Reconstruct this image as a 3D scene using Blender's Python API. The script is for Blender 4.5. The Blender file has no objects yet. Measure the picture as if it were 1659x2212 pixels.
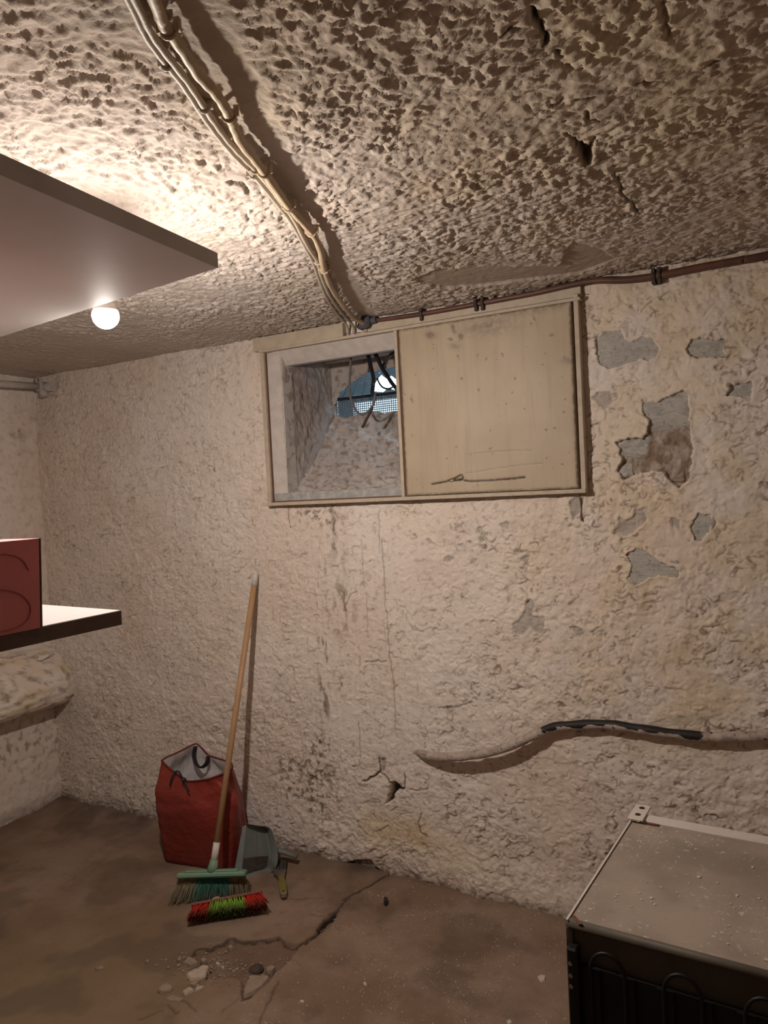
import bpy, math, random
import numpy as np
from mathutils import Matrix, Vector

# ------------------------------------------------------------------ camera, sky, exposure
YAW, PITCH, ROLL, EYE, FOC = 0.507129, -0.030098, -0.050615, 1.54026, 1637.62
IW, IH = 1659.0, 2212.0
scene = bpy.context.scene
col = scene.collection
CAM = Matrix.Rotation(YAW, 3, 'Z') @ Matrix.Rotation(math.pi / 2 + PITCH, 3, 'X') @ Matrix.Rotation(ROLL, 3, 'Z')
cam_data = bpy.data.cameras.new('camera')
cam_data.sensor_fit = 'VERTICAL'
cam_data.sensor_height = 36.0
cam_data.lens = 36.0 * FOC / IH
cam_data.clip_start = 0.02
cam = bpy.data.objects.new('camera', cam_data)
cam.matrix_world = Matrix.Translation((0, 0, EYE)) @ CAM.to_4x4()
col.objects.link(cam)
scene.camera = cam

world = bpy.data.worlds.new('daylight')
scene.world = world
world.use_nodes = True
wbg = world.node_tree.nodes['Background']
wbg.inputs['Color'].default_value = (0.62, 0.82, 1.0, 1)
wbg.inputs['Strength'].default_value = 10.0

BULB_COLOUR = (1.0, 0.91, 0.83)
BULB_STRENGTH = 1780.0
scene.view_settings.view_transform = 'Standard'
scene.view_settings.look = 'None'
scene.view_settings.gamma = 1.0
scene.view_settings.use_curve_mapping = False
scene.view_settings.exposure = 0.0

# room measures (metres): x runs right along the back wall, y towards it
VW, UL, UR, VR, CH = 2.5564, -3.4293, 1.25, -2.1, 2.20
rng = np.random.default_rng(7)
random.seed(7)

# ------------------------------------------------------------------ sight helpers: a pixel of the photograph onto a real plane
def at(px, py, axis, val):
    d = CAM @ Vector(((px - IW / 2) / FOC, -(py - IH / 2) / FOC, -1.0))
    o = Vector((0, 0, EYE))
    return o + d * ((val - o[axis]) / d[axis])
def onwall(px, py, v=VW): return at(px, py, 1, v)
def onfloor(px, py, z=0.0): return at(px, py, 2, z)
def onceil(px, py, z=CH): return at(px, py, 2, z)
def zoomed(pts, ox, oy, s): return [(ox + a / s, oy + b / s) for a, b in pts]

# ------------------------------------------------------------------ noise
def gn(x, y, seed):
    r = np.random.default_rng(seed)
    perm = r.permutation(512)
    ang = r.uniform(0, 2 * np.pi, 512)
    gx, gy = np.cos(ang), np.sin(ang)
    x = np.asarray(x, float); y = np.asarray(y, float)
    xi = np.floor(x).astype(int); yi = np.floor(y).astype(int)
    xf = x - xi; yf = y - yi
    def g(ix, iy, dx, dy):
        h = perm[(perm[ix & 511] + iy) & 511]
        return gx[h] * dx + gy[h] * dy
    u = xf ** 3 * (xf * (xf * 6 - 15) + 10); v = yf ** 3 * (yf * (yf * 6 - 15) + 10)
    a = g(xi, yi, xf, yf); b = g(xi + 1, yi, xf - 1, yf)
    c = g(xi, yi + 1, xf, yf - 1); d = g(xi + 1, yi + 1, xf - 1, yf - 1)
    return ((a + (b - a) * u) * (1 - v) + (c + (d - c) * u) * v) * 1.5
def fbm(x, y, seed, octs=3, gain=0.5):
    s = 0; a = 1.0; t = 0
    for i in range(octs):
        s = s + a * gn(x * 2 ** i, y * 2 ** i, seed + i * 17); t += a; a *= gain
    return s / t
def sst(a, b, x):
    t = np.clip((x - a) / (b - a), 0, 1)
    return t * t * (3 - 2 * t)

def poly_sd(X, Y, poly):
    """signed distance to a polygon, positive inside"""
    P = np.array(poly, float); n = len(P)
    d2 = np.full(X.shape, 1e9); ins = np.zeros(X.shape, bool)
    for i in range(n):
        a = P[i]; b = P[(i + 1) % n]; e = b - a
        wx = X - a[0]; wy = Y - a[1]
        t = np.clip((wx * e[0] + wy * e[1]) / max(e @ e, 1e-12), 0, 1)
        d2 = np.minimum(d2, (wx - e[0] * t) ** 2 + (wy - e[1] * t) ** 2)
        c = ((a[1] > Y) != (b[1] > Y))
        with np.errstate(divide='ignore', invalid='ignore'):
            xx = (b[0] - a[0]) * (Y - a[1]) / (b[1] - a[1] + 1e-15) + a[0]
        ins ^= c & (X < xx)
    return np.where(ins, 1, -1) * np.sqrt(d2)
def line_d(X, Y, pts):
    P = np.array(pts, float); d2 = np.full(X.shape, 1e9)
    for a, b in zip(P[:-1], P[1:]):
        e = b - a
        t = np.clip(((X - a[0]) * e[0] + (Y - a[1]) * e[1]) / max(e @ e, 1e-12), 0, 1)
        d2 = np.minimum(d2, (X - a[0] - e[0] * t) ** 2 + (Y - a[1] - e[1] * t) ** 2)
    return np.sqrt(d2)
def thin(n, xs, ys, wid):
    """even-width line mask along the zero set of a noise field"""
    gx, gy = np.gradient(n, xs, ys)
    g = np.hypot(gx, gy)
    return sst(wid, wid * 0.35, np.abs(n) / np.maximum(g, 0.8 * np.median(g)))
def spread(a, b, step, grow=1.07, most=0.06):
    """grid lines from a to b, starting at the fine step and widening"""
    out = [a]; d = step; sg = 1 if b > a else -1
    while abs(b - out[-1]) > d:
        out.append(out[-1] + sg * d); d = min(d * grow, most)
    out.append(b)
    return np.array(out if sg > 0 else out[::-1])
def fade(xs, ys, ok=0.009):
    """relief only where the grid is fine enough to carry it"""
    fx = np.clip(ok / np.gradient(xs), 0, 1) ** 1.5; fy = np.clip(ok / np.gradient(ys), 0, 1) ** 1.5
    return fx[:, None] * fy[None, :]
def window_of(X, Y, pts, pad):
    """slices of a tensor grid around some points"""
    P = np.array(pts, float)
    i = np.where((X[:, 0] > P[:, 0].min() - pad) & (X[:, 0] < P[:, 0].max() + pad))[0]
    j = np.where((Y[0] > P[:, 1].min() - pad) & (Y[0] < P[:, 1].max() + pad))[0]
    if len(i) == 0 or len(j) == 0: return None
    return slice(i[0], i[-1] + 1), slice(j[0], j[-1] + 1)

# ------------------------------------------------------------------ mesh helpers
class MB:
    def __init__(self): self.v = []; self.f = []; self.sm = []
    def add(self, vs, fs, smooth=False):
        o = len(self.v)
        self.v += [tuple(map(float, p)) for p in vs]
        self.f += [tuple(i + o for i in f) for f in fs]
        self.sm += [smooth] * len(fs)
        return self
    def box(self, a, b, M=None, bev=0.0):
        x0, y0, z0 = a; x1, y1, z1 = b
        if bev > 0:
            vs = []; k = bev
            fs = []
            import itertools
            idx = {}
            for sx in (0, 1):
                for sy in (0, 1):
                    for sz in (0, 1):
                        c = [(x0, x1)[sx], (y0, y1)[sy], (z0, z1)[sz]]
                        inn = [(x0 + k, x1 - k)[sx], (y0 + k, y1 - k)[sy], (z0 + k, z1 - k)[sz]]
                        for ax in range(3):
                            p = inn[:]; p[ax] = c[ax]
                            idx[(sx, sy, sz, ax)] = len(vs); vs.append(p)
            def q(*k4): return tuple(idx[t] for t in k4)
            for ax in range(3):
                o1, o2 = [t for t in range(3) if t != ax]
                for s in (0, 1):
                    ks = []
                    for (p, r) in ((0, 0), (1, 0), (1, 1), (0, 1)):
                        t = [0, 0, 0]; t[ax] = s; t[o1] = p; t[o2] = r; ks.append((*t, ax))
                    fs.append(q(*ks))
            for ax in range(3):
                o1, o2 = [t for t in range(3) if t != ax]
                for p in (0, 1):
                    for r in (0, 1):
                        t0 = [0, 0, 0]; t0[o1] = p; t0[o2] = r; t1 = t0[:]; t1[ax] = 1
                        fs.append(q((*t0, o1), (*t1, o1), (*t1, o2), (*t0, o2)))
            for sx in (0, 1):
                for sy in (0, 1):
                    for sz in (0, 1):
                        fs.append(q((sx, sy, sz, 0), (sx, sy, sz, 1), (sx, sy, sz, 2)))
        else:
            vs = [(x0, y0, z0), (x1, y0, z0), (x1, y1, z0), (x0, y1, z0), (x0, y0, z1), (x1, y0, z1), (x1, y1, z1), (x0, y1, z1)]
            fs = [(0, 3, 2, 1), (4, 5, 6, 7), (0, 1, 5, 4), (1, 2, 6, 5), (2, 3, 7, 6), (3, 0, 4, 7)]
        if M is not None: vs = [tuple(M @ Vector(p)) for p in vs]
        return self.add(vs, fs)
    def prism(self, poly, z0, z1, M=None, top=None):
        n = len(poly); top = top or poly
        vs = [(x, y, z0) for x, y in poly] + [(x, y, z1) for x, y in top]
        fs = [tuple(range(n - 1, -1, -1)), tuple(range(n, 2 * n))] + [(i, (i + 1) % n, n + (i + 1) % n, n + i) for i in range(n)]
        if M is not None: vs = [tuple(M @ Vector(p)) for p in vs]
        return self.add(vs, fs)
    def hull(self, bot, top):
        n = len(bot)
        fs = [tuple(range(n - 1, -1, -1)), tuple(range(n, 2 * n))] + [(i, (i + 1) % n, n + (i + 1) % n, n + i) for i in range(n)]
        return self.add(list(bot) + list(top), fs)
    def tube(self, pts, r, n=10, cap=True, smooth=True, flat=1.0):
        P = [Vector(p) for p in pts]; m = len(P)
        R = r if hasattr(r, '__len__') else [r] * m
        T = [(P[min(i + 1, m - 1)] - P[max(i - 1, 0)]).normalized() for i in range(m)]
        up = Vector((0, 0, 1)) if abs(T[0].z) < 0.9 else Vector((1, 0, 0))
        N = (up - T[0] * up.dot(T[0])).normalized()
        vs = []
        for i in range(m):
            N = (N - T[i] * N.dot(T[i])).normalized(); B = T[i].cross(N)
            for k in range(n):
                a = 2 * math.pi * k / n
                vs.append(P[i] + N * (math.cos(a) * R[i] * flat) + B * (math.sin(a) * R[i]))
        fs = [(i * n + k, i * n + (k + 1) % n, (i + 1) * n + (k + 1) % n, (i + 1) * n + k) for i in range(m - 1) for k in range(n)]
        o = len(self.v)
        self.add(vs, fs, smooth)
        if cap: self.add([], []); self.f += [tuple(o + k for k in range(n - 1, -1, -1)), tuple(o + (m - 1) * n + k for k in range(n))]; self.sm += [False, False]
        return self
    def lathe(self, prof, n=20, M=None, smooth=True):
        vs = []; m = len(prof)
        for (r, z) in prof:
            for k in range(n):
                a = 2 * math.pi * k / n; vs.append((r * math.cos(a), r * math.sin(a), z))
        fs = [(i * n + k, i * n + (k + 1) % n, (i + 1) * n + (k + 1) % n, (i + 1) * n + k) for i in range(m - 1) for k in range(n)]
        if M is not None: vs = [tuple(M @ Vector(p)) for p in vs]
        o = len(self.v)
        self.add(vs, fs, smooth)
        self.f += [tuple(o + k for k in range(n - 1, -1, -1)), tuple(o + (m - 1) * n + k for k in range(n))]; self.sm += [False, False]
        return self
    def sheet(self, P, closed=False, smooth=True):
        n, m = len(P), len(P[0])
        vs = [p for row in P for p in row]
        fs = []
        for i in range(n - 1):
            for j in range(m if closed else m - 1):
                fs.append((i * m + j, i * m + (j + 1) % m, (i + 1) * m + (j + 1) % m, (i + 1) * m + j))
        return self.add(vs, fs, smooth)
    def build(self, name, mat, parent=None, loc=None, attrs=None):
        root = parent
        while root is not None and root.parent is not None: root = root.parent
        L = Vector(root.location) if root is not None else Vector(loc or (0, 0, 0))
        me = bpy.data.meshes.new(name)
        me.from_pydata([(a - L.x, b - L.y, c - L.z) for a, b, c in self.v], [], self.f)
        me.polygons.foreach_set('use_smooth', self.sm)
        me.update()
        if attrs:
            for k, val in attrs.items():
                me.attributes.new(k, 'FLOAT', 'POINT').data.foreach_set('value', np.asarray(val, np.float32))
        me.materials.append(mat)
        o = bpy.data.objects.new(name, me); col.objects.link(o)
        if parent is not None: o.parent = parent
        else: o.location = L
        return o

def grid_obj(name, P, mat, parent=None, keep=None, attrs=None, flip=False):
    """a smooth height-field mesh from an (n, m, 3) array of points"""
    n, m = P.shape[:2]
    idx = np.arange(n * m).reshape(n, m)
    q = np.stack([idx[:-1, :-1], idx[1:, :-1], idx[1:, 1:], idx[:-1, 1:]], -1)
    if flip: q = q[..., ::-1]
    q = q.reshape(-1, 4)
    if keep is not None: q = q[keep[:n - 1, :m - 1].reshape(-1)]
    me = bpy.data.meshes.new(name)
    me.vertices.add(n * m); me.vertices.foreach_set('co', np.ascontiguousarray(P.reshape(-1), np.float32))
    k = len(q)
    me.loops.add(k * 4); me.loops.foreach_set('vertex_index', np.ascontiguousarray(q.reshape(-1), np.int32))
    me.polygons.add(k)
    me.polygons.foreach_set('loop_start', np.arange(0, 4 * k, 4, dtype=np.int32))
    me.polygons.foreach_set('loop_total', np.full(k, 4, np.int32))
    me.polygons.foreach_set('use_smooth', np.ones(k, bool))
    me.update(calc_edges=True)
    if attrs:
        for a, val in attrs.items():
            me.attributes.new(a, 'FLOAT', 'POINT').data.foreach_set('value', np.ascontiguousarray(val.reshape(-1), np.float32))
    me.materials.append(mat)
    o = bpy.data.objects.new(name, me); col.objects.link(o)
    if parent is not None: o.parent = parent
    return o

def thing(name, label, cat, loc=(0, 0, 0), group=None):
    o = bpy.data.objects.new(name, None); o.empty_display_size = 0.05
    col.objects.link(o); o.location = loc
    return tag(o, label, cat, group)
def tag(o, label, cat, group=None):
    o['label'] = label; o['category'] = cat
    if group: o['group'] = group
    return o
def struct(o): o['kind'] = 'structure'; return o
def smooth_path(pts, per=8):
    P = np.array([tuple(p) for p in pts], float); out = []
    P = np.vstack([2 * P[0] - P[1], P, 2 * P[-1] - P[-2]])
    for i in range(1, len(P) - 2):
        for t in np.linspace(0, 1, per, endpoint=False):
            a, b, c, d = P[i - 1], P[i], P[i + 1], P[i + 2]
            out.append(0.5 * ((2 * b) + (c - a) * t + (2 * a - 5 * b + 4 * c - d) * t * t + (3 * b - a - 3 * c + d) * t ** 3))
    out.append(P[-2]); return out

# ------------------------------------------------------------------ materials
class NT:
    def __init__(self, name):
        self.m = bpy.data.materials.new(name); self.m.use_nodes = True
        self.t = self.m.node_tree; self.n = self.t.nodes; self.b = self.n['Principled BSDF']
        self.co = self.n.new('ShaderNodeNewGeometry')
    def link(self, a, b): self.t.links.new(a, b)
    def noise(self, scale, detail=4, rough=0.55, vec=None, dist=0.0):
        x = self.n.new('ShaderNodeTexNoise'); x.inputs['Scale'].default_value = scale
        x.inputs['Detail'].default_value = detail; x.inputs['Roughness'].default_value = rough; x.inputs['Distortion'].default_value = dist
        self.link(vec or self.co.outputs['Position'], x.inputs['Vector']); return x.outputs['Fac']
    def stretch(self, s):
        x = self.n.new('ShaderNodeVectorMath'); x.operation = 'MULTIPLY'; x.inputs[1].default_value = s
        self.link(self.co.outputs['Position'], x.inputs[0]); return x.outputs[0]
    def ramp(self, fac, a, b, ca=0.0, cb=1.0):
        x = self.n.new('ShaderNodeMapRange'); x.inputs['From Min'].default_value = a; x.inputs['From Max'].default_value = b
        x.inputs['To Min'].default_value = ca; x.inputs['To Max'].default_value = cb; x.interpolation_type = 'SMOOTHSTEP'
        self.link(fac, x.inputs['Value']); return x.outputs['Result']
    def attr(self, name):
        x = self.n.new('ShaderNodeAttribute'); x.attribute_name = name; return x.outputs['Fac']
    def mix(self, fac, a, b):
        x = self.n.new('ShaderNodeMix'); x.data_type = 'RGBA'
        for s, val in (('A', a), ('B', b)):
            i = [k for k in x.inputs if k.name == s and k.type == 'RGBA'][0]
            if isinstance(val, tuple): i.default_value = (*val, 1)
            else: self.link(val, i)
        if isinstance(fac, float): x.inputs[0].default_value = fac
        else: self.link(fac, x.inputs[0])
        return [k for k in x.outputs if k.type == 'RGBA'][0]
    def mul(self, a, k):
        x = self.n.new('ShaderNodeMath'); x.operation = 'MULTIPLY'; self.link(a, x.inputs[0])
        if isinstance(k, (int, float)): x.inputs[1].default_value = k
        else: self.link(k, x.inputs[1])
        return x.outputs[0]
    def bump(self, h, dist, strength=1.0):
        x = self.n.new('ShaderNodeBump'); x.inputs['Distance'].default_value = dist; x.inputs['Strength'].default_value = strength
        self.link(h, x.inputs['Height']); self.link(x.outputs[0], self.b.inputs['Normal']); return x
    def done(self, colour, rough=0.8, metal=0.0, spec=0.3):
        if isinstance(colour, tuple): self.b.inputs['Base Color'].default_value = (*colour, 1)
        else: self.link(colour, self.b.inputs['Base Color'])
        if isinstance(rough, float): self.b.inputs['Roughness'].default_value = rough
        else: self.link(rough, self.b.inputs['Roughness'])
        self.b.inputs['Metallic'].default_value = metal
        self.b.inputs['Specular IOR Level'].default_value = spec
        return self.m

def plaster(name, base, warm, dirt=(0.17, 0.12, 0.085), chip=(0.36, 0.31, 0.27), bump=0.0016, brown=(0.27, 0.19, 0.135)):
    t = NT(name)
    c = t.mix(t.ramp(t.noise(2.2, 5), 0.35, 0.7), base, warm)
    c = t.mix(t.mul(t.ramp(t.noise(14, 6, 0.65), 0.45, 0.75), 0.35), c, tuple(k * 0.72 for k in base))
    c = t.mix(t.mul(t.ramp(t.noise(70, 4, 0.7), 0.52, 0.72), 0.35), c, tuple(k * 0.6 for k in base))
    c = t.mix(t.attr('yellow'), c, (0.66, 0.52, 0.33))
    c = t.mix(t.mul(t.attr('dirt'), t.ramp(t.noise(30, 6, 0.75), 0.28, 0.62)), c, dirt)
    c = t.mix(t.attr('curl'), c, (0.31, 0.235, 0.18))
    c = t.mix(t.attr('chip'), c, t.mix(t.ramp(t.noise(45, 5), 0.3, 0.7), chip, tuple(k * 1.35 for k in chip)))
    c = t.mix(t.attr('brown'), c, brown)
    c = t.mix(t.attr('crack'), c, (0.035, 0.024, 0.016))
    t.bump(t.noise(160, 5, 0.7), bump)
    return t.done(c, 0.9, 0, 0.15)
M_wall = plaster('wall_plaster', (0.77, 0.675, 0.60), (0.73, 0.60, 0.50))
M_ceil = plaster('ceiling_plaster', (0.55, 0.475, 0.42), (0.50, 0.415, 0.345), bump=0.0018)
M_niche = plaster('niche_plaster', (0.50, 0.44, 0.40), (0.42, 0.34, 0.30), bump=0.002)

def floor_mat():
    t = NT('floor_concrete')
    c = t.mix(t.ramp(t.noise(3.0, 6, 0.6), 0.35, 0.68), (0.195, 0.126, 0.084), (0.285, 0.20, 0.148))
    c = t.mix(t.mul(t.ramp(t.noise(18, 6, 0.7), 0.5, 0.75), 0.5), c, (0.13, 0.085, 0.06))
    sp = t.mul(t.ramp(t.noise(120, 2, 0.5), 0.66, 0.70), t.ramp(t.noise(6, 3), 0.42, 0.62))
    c = t.mix(t.mul(sp, t.attr('specks')), c, (0.52, 0.44, 0.38))
    c = t.mix(t.attr('yellow'), c, (0.20, 0.135, 0.075))
    c = t.mix(t.attr('dirt'), c, (0.075, 0.052, 0.04))
    c = t.mix(t.attr('brown'), c, (0.13, 0.075, 0.055))
    c = t.mix(t.attr('crack'), c, (0.02, 0.014, 0.01))
    t.bump(t.noise(110, 6, 0.7), 0.0022)
    return t.done(c, 0.85, 0, 0.2)
M_floor = floor_mat()

def simple(name, c, rough=0.6, metal=0.0, spec=0.3, var=0.0, vs=20, dark=None, bump=0.0, bs=100):
    t = NT(name)
    o = c
    if var > 0: o = t.mix(t.mul(t.ramp(t.noise(vs, 5, 0.6), 0.35, 0.7), var), c, dark or tuple(k * 0.45 for k in c))
    if bump > 0: t.bump(t.noise(bs, 4), bump)
    return t.done(o, rough, metal, spec)
def stone_mat(name, a, b):
    t = NT(name)
    v = t.stretch((1, 1, 3))
    c = t.mix(t.ramp(t.noise(22, 6, 0.7, v, 1.2), 0.3, 0.7), a, b)
    c = t.mix(t.mul(t.ramp(t.noise(90, 3), 0.55, 0.7), 0.5), c, tuple(k * 0.5 for k in a))
    t.bump(t.noise(60, 6, 0.7), 0.004)
    return t.done(c, 0.85, 0, 0.25)
M_stone = stone_mat('grey_stone', (0.36, 0.335, 0.30), (0.52, 0.48, 0.43))
M_stone2 = stone_mat('brown_stone', (0.26, 0.185, 0.125), (0.42, 0.32, 0.25))
M_frame = simple('frame_paint', (0.52, 0.43, 0.325), 0.55, var=0.45, vs=35, dark=(0.36, 0.28, 0.21), bump=0.0006, bs=150)
M_framew = simple('frame_paint_pale', (0.60, 0.53, 0.48), 0.6, var=0.3, vs=25, bump=0.0008, bs=120)
M_greywood = simple('weathered_wood', (0.30, 0.29, 0.285), 0.75, var=0.8, vs=40, dark=(0.50, 0.46, 0.42), bump=0.001, bs=120)
M_joint = simple('dark_joint', (0.14, 0.075, 0.05), 0.8)
def board_mat():
    t = NT('board_paint')
    c = t.mix(t.ramp(t.noise(4, 4), 0.3, 0.7), (0.475, 0.375, 0.262), (0.42, 0.325, 0.222))
    v = t.stretch((9, 1, 0.7))
    c = t.mix(t.mul(t.ramp(t.noise(5, 5, 0.6, v), 0.45, 0.75), 0.5), c, (0.36, 0.27, 0.185))
    c = t.mix(t.mul(t.ramp(t.noise(55, 2, 0.4), 0.70, 0.74), 0.7), c, (0.20, 0.13, 0.08))
    c = t.mix(t.mul(t.attr('dirt'), t.ramp(t.noise(40, 5, 0.7), 0.3, 0.6)), c, (0.20, 0.155, 0.11))
    c = t.mix(t.attr('crack'), c, (0.03, 0.018, 0.01))
    return t.done(c, 0.5, 0, 0.35)
M_board = board_mat()
M_cable = simple('painted_cable', (0.50, 0.385, 0.26), 0.55, var=0.35, vs=30, dark=(0.34, 0.25, 0.17), bump=0.0008, bs=120)
M_cable2 = simple('painted_cable_grey', (0.47, 0.40, 0.32), 0.55, var=0.35, vs=30, dark=(0.30, 0.25, 0.19), bump=0.0008, bs=120)
M_conduit = simple('brown_pipe', (0.135, 0.06, 0.04), 0.45, var=0.6, vs=14, dark=(0.055, 0.032, 0.026))
M_iron = simple('dark_iron', (0.05, 0.038, 0.032), 0.6, var=0.5, vs=40, dark=(0.12, 0.07, 0.045))
M_box = simple('grey_box', (0.075, 0.075, 0.085), 0.5, var=0.4, vs=60, dark=(0.15, 0.14, 0.14))
M_whitepipe = simple('white_pipe', (0.50, 0.45, 0.42), 0.5, var=0.3, vs=20)
M_black = simple('black_rubber', (0.012, 0.012, 0.014), 0.55)
M_shelf = simple('grey_shelf', (0.78, 0.74, 0.73), 0.6, var=0.15, vs=3)
M_shelfw = simple('white_laminate', (0.36, 0.33, 0.315), 0.4, var=0.1, vs=6)
M_edge = simple('brown_edging', (0.13, 0.085, 0.07), 0.55, var=0.3, vs=30)
M_shelfedge = simple('grey_brown_edging', (0.52, 0.47, 0.45), 0.6, var=0.3, vs=12)
M_post = simple('wood_post', (0.30, 0.20, 0.13), 0.6, var=0.4, vs=30)
M_redbox = simple('red_card', (0.66, 0.22, 0.22), 0.55, var=0.15, vs=8)
M_redline = simple('red_card_crease', (0.42, 0.11, 0.11), 0.5)
M_redside = simple('box_side', (0.12, 0.085, 0.075), 0.7)
M_wood = simple('broom_wood', (0.44, 0.26, 0.135), 0.5, var=0.4, vs=14, dark=(0.33, 0.18, 0.09))
M_cap = simple('white_plastic', (0.58, 0.54, 0.50), 0.4)
M_green = simple('green_plastic', (0.155, 0.29, 0.20), 0.45, var=0.35, vs=40, dark=(0.27, 0.26, 0.19))
def bristle_mat(name, stops, dark_layer=None):
    t = NT(name)
    f = t.attr('side')
    r = t.n.new('ShaderNodeValToRGB'); e = r.color_ramp.elements
    e[0].position = stops[0][0]; e[0].color = (*stops[0][1], 1); e[1].position = stops[1][0]; e[1].color = (*stops[1][1], 1)
    for p, c in stops[2:]:
        k = e.new(p); k.color = (*c, 1)
    r.color_ramp.interpolation = 'EASE'
    t.link(f, r.inputs[0])
    c = r.outputs[0]
    if dark_layer: c = t.mix(t.mul(t.ramp(t.attr('tip'), 0.3, 1.0), dark_layer[3]), c, dark_layer[:3])
    return t.done(c, 0.5, 0, 0.3)
M_bg = bristle_mat('green_bristles', [(0.0, (0.30, 0.23, 0.15)), (0.22, (0.28, 0.24, 0.15)), (0.34, (0.06, 0.22, 0.16)), (0.74, (0.06, 0.22, 0.16)), (0.80, (0.32, 0.24, 0.15))], (0.15, 0.13, 0.09, 0.5))
M_br = bristle_mat('red_green_bristles', [(0.0, (0.66, 0.045, 0.03)), (0.24, (0.66, 0.045, 0.03)), (0.27, (0.34, 0.58, 0.08)), (0.72, (0.34, 0.58, 0.08)), (0.75, (0.68, 0.045, 0.03))], (0.09, 0.05, 0.03, 0.75))
M_brblock = simple('dusty_red_block', (0.20, 0.075, 0.055), 0.6, var=0.4, vs=60, dark=(0.24, 0.16, 0.11))
def bag_mat():
    t = NT('woven_red_bag')
    w1 = t.n.new('ShaderNodeTexWave'); w1.inputs['Scale'].default_value = 90; w1.bands_direction = 'Z'
    t.link(t.co.outputs['Position'], w1.inputs['Vector'])
    c = t.mix(t.ramp(t.noise(5, 4), 0.3, 0.7), (0.29, 0.040, 0.026), (0.22, 0.030, 0.021))
    c = t.mix(t.mul(w1.outputs['Fac'], 0.25), c, (0.10, 0.012, 0.01))
    t.bump(t.noise(14, 4), 0.012)
    return t.done(c, 0.45, 0, 0.4)
M_bag = bag_mat()
M_lining = simple('bag_lining', (0.74, 0.68, 0.67), 0.5, var=0.55, vs=11, dark=(0.26, 0.22, 0.22), bump=0.006, bs=18)
M_hem = simple('bag_hem', (0.13, 0.026, 0.018), 0.6)
M_strap = simple('black_strap', (0.022, 0.018, 0.02), 0.6)
M_pan = simple('grey_green_plastic', (0.16, 0.175, 0.16), 0.5, var=0.3, vs=18, dark=(0.10, 0.105, 0.095))
M_panlip = simple('grey_green_lip', (0.23, 0.25, 0.23), 0.5, var=0.2, vs=18)
M_darklayer = simple('dark_tray_layer', (0.075, 0.06, 0.05), 0.95, var=0.5, vs=60, bump=0.002, bs=120)
M_ferrule = simple('steel', (0.55, 0.50, 0.45), 0.3, 1.0, var=0.3, vs=80)
M_olive = simple('olive_paint', (0.17, 0.145, 0.03), 0.4, var=0.3, vs=60)
M_hair = simple('grey_hair', (0.10, 0.08, 0.065), 0.8, var=0.5, vs=150)
def fridge_top_mat():
    t = NT('dusty_steel_top')
    c = t.mix(t.ramp(t.noise(5, 5, 0.6), 0.38, 0.66), (0.235, 0.19, 0.15), (0.36, 0.285, 0.23))
    c = t.mix(t.mul(t.ramp(t.noise(40, 5, 0.7), 0.5, 0.75), 0.35), c, (0.15, 0.11, 0.085))
    c = t.mix(t.mul(t.ramp(t.noise(130, 2, 0.5), 0.64, 0.68), t.ramp(t.noise(7, 3), 0.4, 0.62)), c, (0.52, 0.45, 0.39))
    return t.done(c, 0.55, 0.0, 0.4)
M_ftop = fridge_top_mat()
M_fwhite = simple('white_enamel', (0.60, 0.53, 0.48), 0.4, var=0.15, vs=20)
M_fback = simple('olive_back_sheet', (0.105, 0.085, 0.06), 0.6, var=0.5, vs=15, dark=(0.06, 0.048, 0.036))
M_fblack = simple('black_condenser', (0.008, 0.007, 0.006), 0.5)
M_rust = simple('rust', (0.16, 0.062, 0.03), 0.8, var=0.5, vs=80)
M_chunk = simple('broken_concrete', (0.29, 0.215, 0.155), 0.9, var=0.5, vs=40, dark=(0.18, 0.125, 0.09), bump=0.003, bs=80)
M_chunkp = simple('broken_plaster', (0.44, 0.35, 0.27), 0.9, var=0.4, vs=40, bump=0.002, bs=80)
M_fleck = simple('plaster_fleck', (0.52, 0.45, 0.38), 0.9)
M_darkstone = simple('dark_pebble', (0.035, 0.025, 0.02), 0.8)
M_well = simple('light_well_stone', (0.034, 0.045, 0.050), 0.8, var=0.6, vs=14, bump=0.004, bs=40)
M_wellw = simple('light_well_white', (0.72, 0.78, 0.80), 0.6, var=0.35, vs=22)
M_wire = simple('grey_wire', (0.10, 0.11, 0.12), 0.5)
M_web = simple('cobweb', (0.45, 0.42, 0.40), 0.9)
def bulb_mat():
    t = NT('lit_bulb')
    t.b.inputs['Emission Color'].default_value = (*BULB_COLOUR, 1)
    t.b.inputs['Emission Strength'].default_value = BULB_STRENGTH
    return t.done((0.8, 0.8, 0.8), 0.4)
M_bulb = bulb_mat()
def hose_mat():
    t = NT('flaking_hose')
    k = t.ramp(t.attr('bare'), 0.4, 0.6)
    c = t.mix(t.ramp(t.noise(40, 5), 0.4, 0.7), (0.44, 0.36, 0.31), (0.27, 0.20, 0.155))
    c = t.mix(k, c, (0.018, 0.014, 0.013))
    t.bump(t.noise(150, 4), 0.0012)
    return t.done(c, 0.55)
M_hose = hose_mat()

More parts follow.
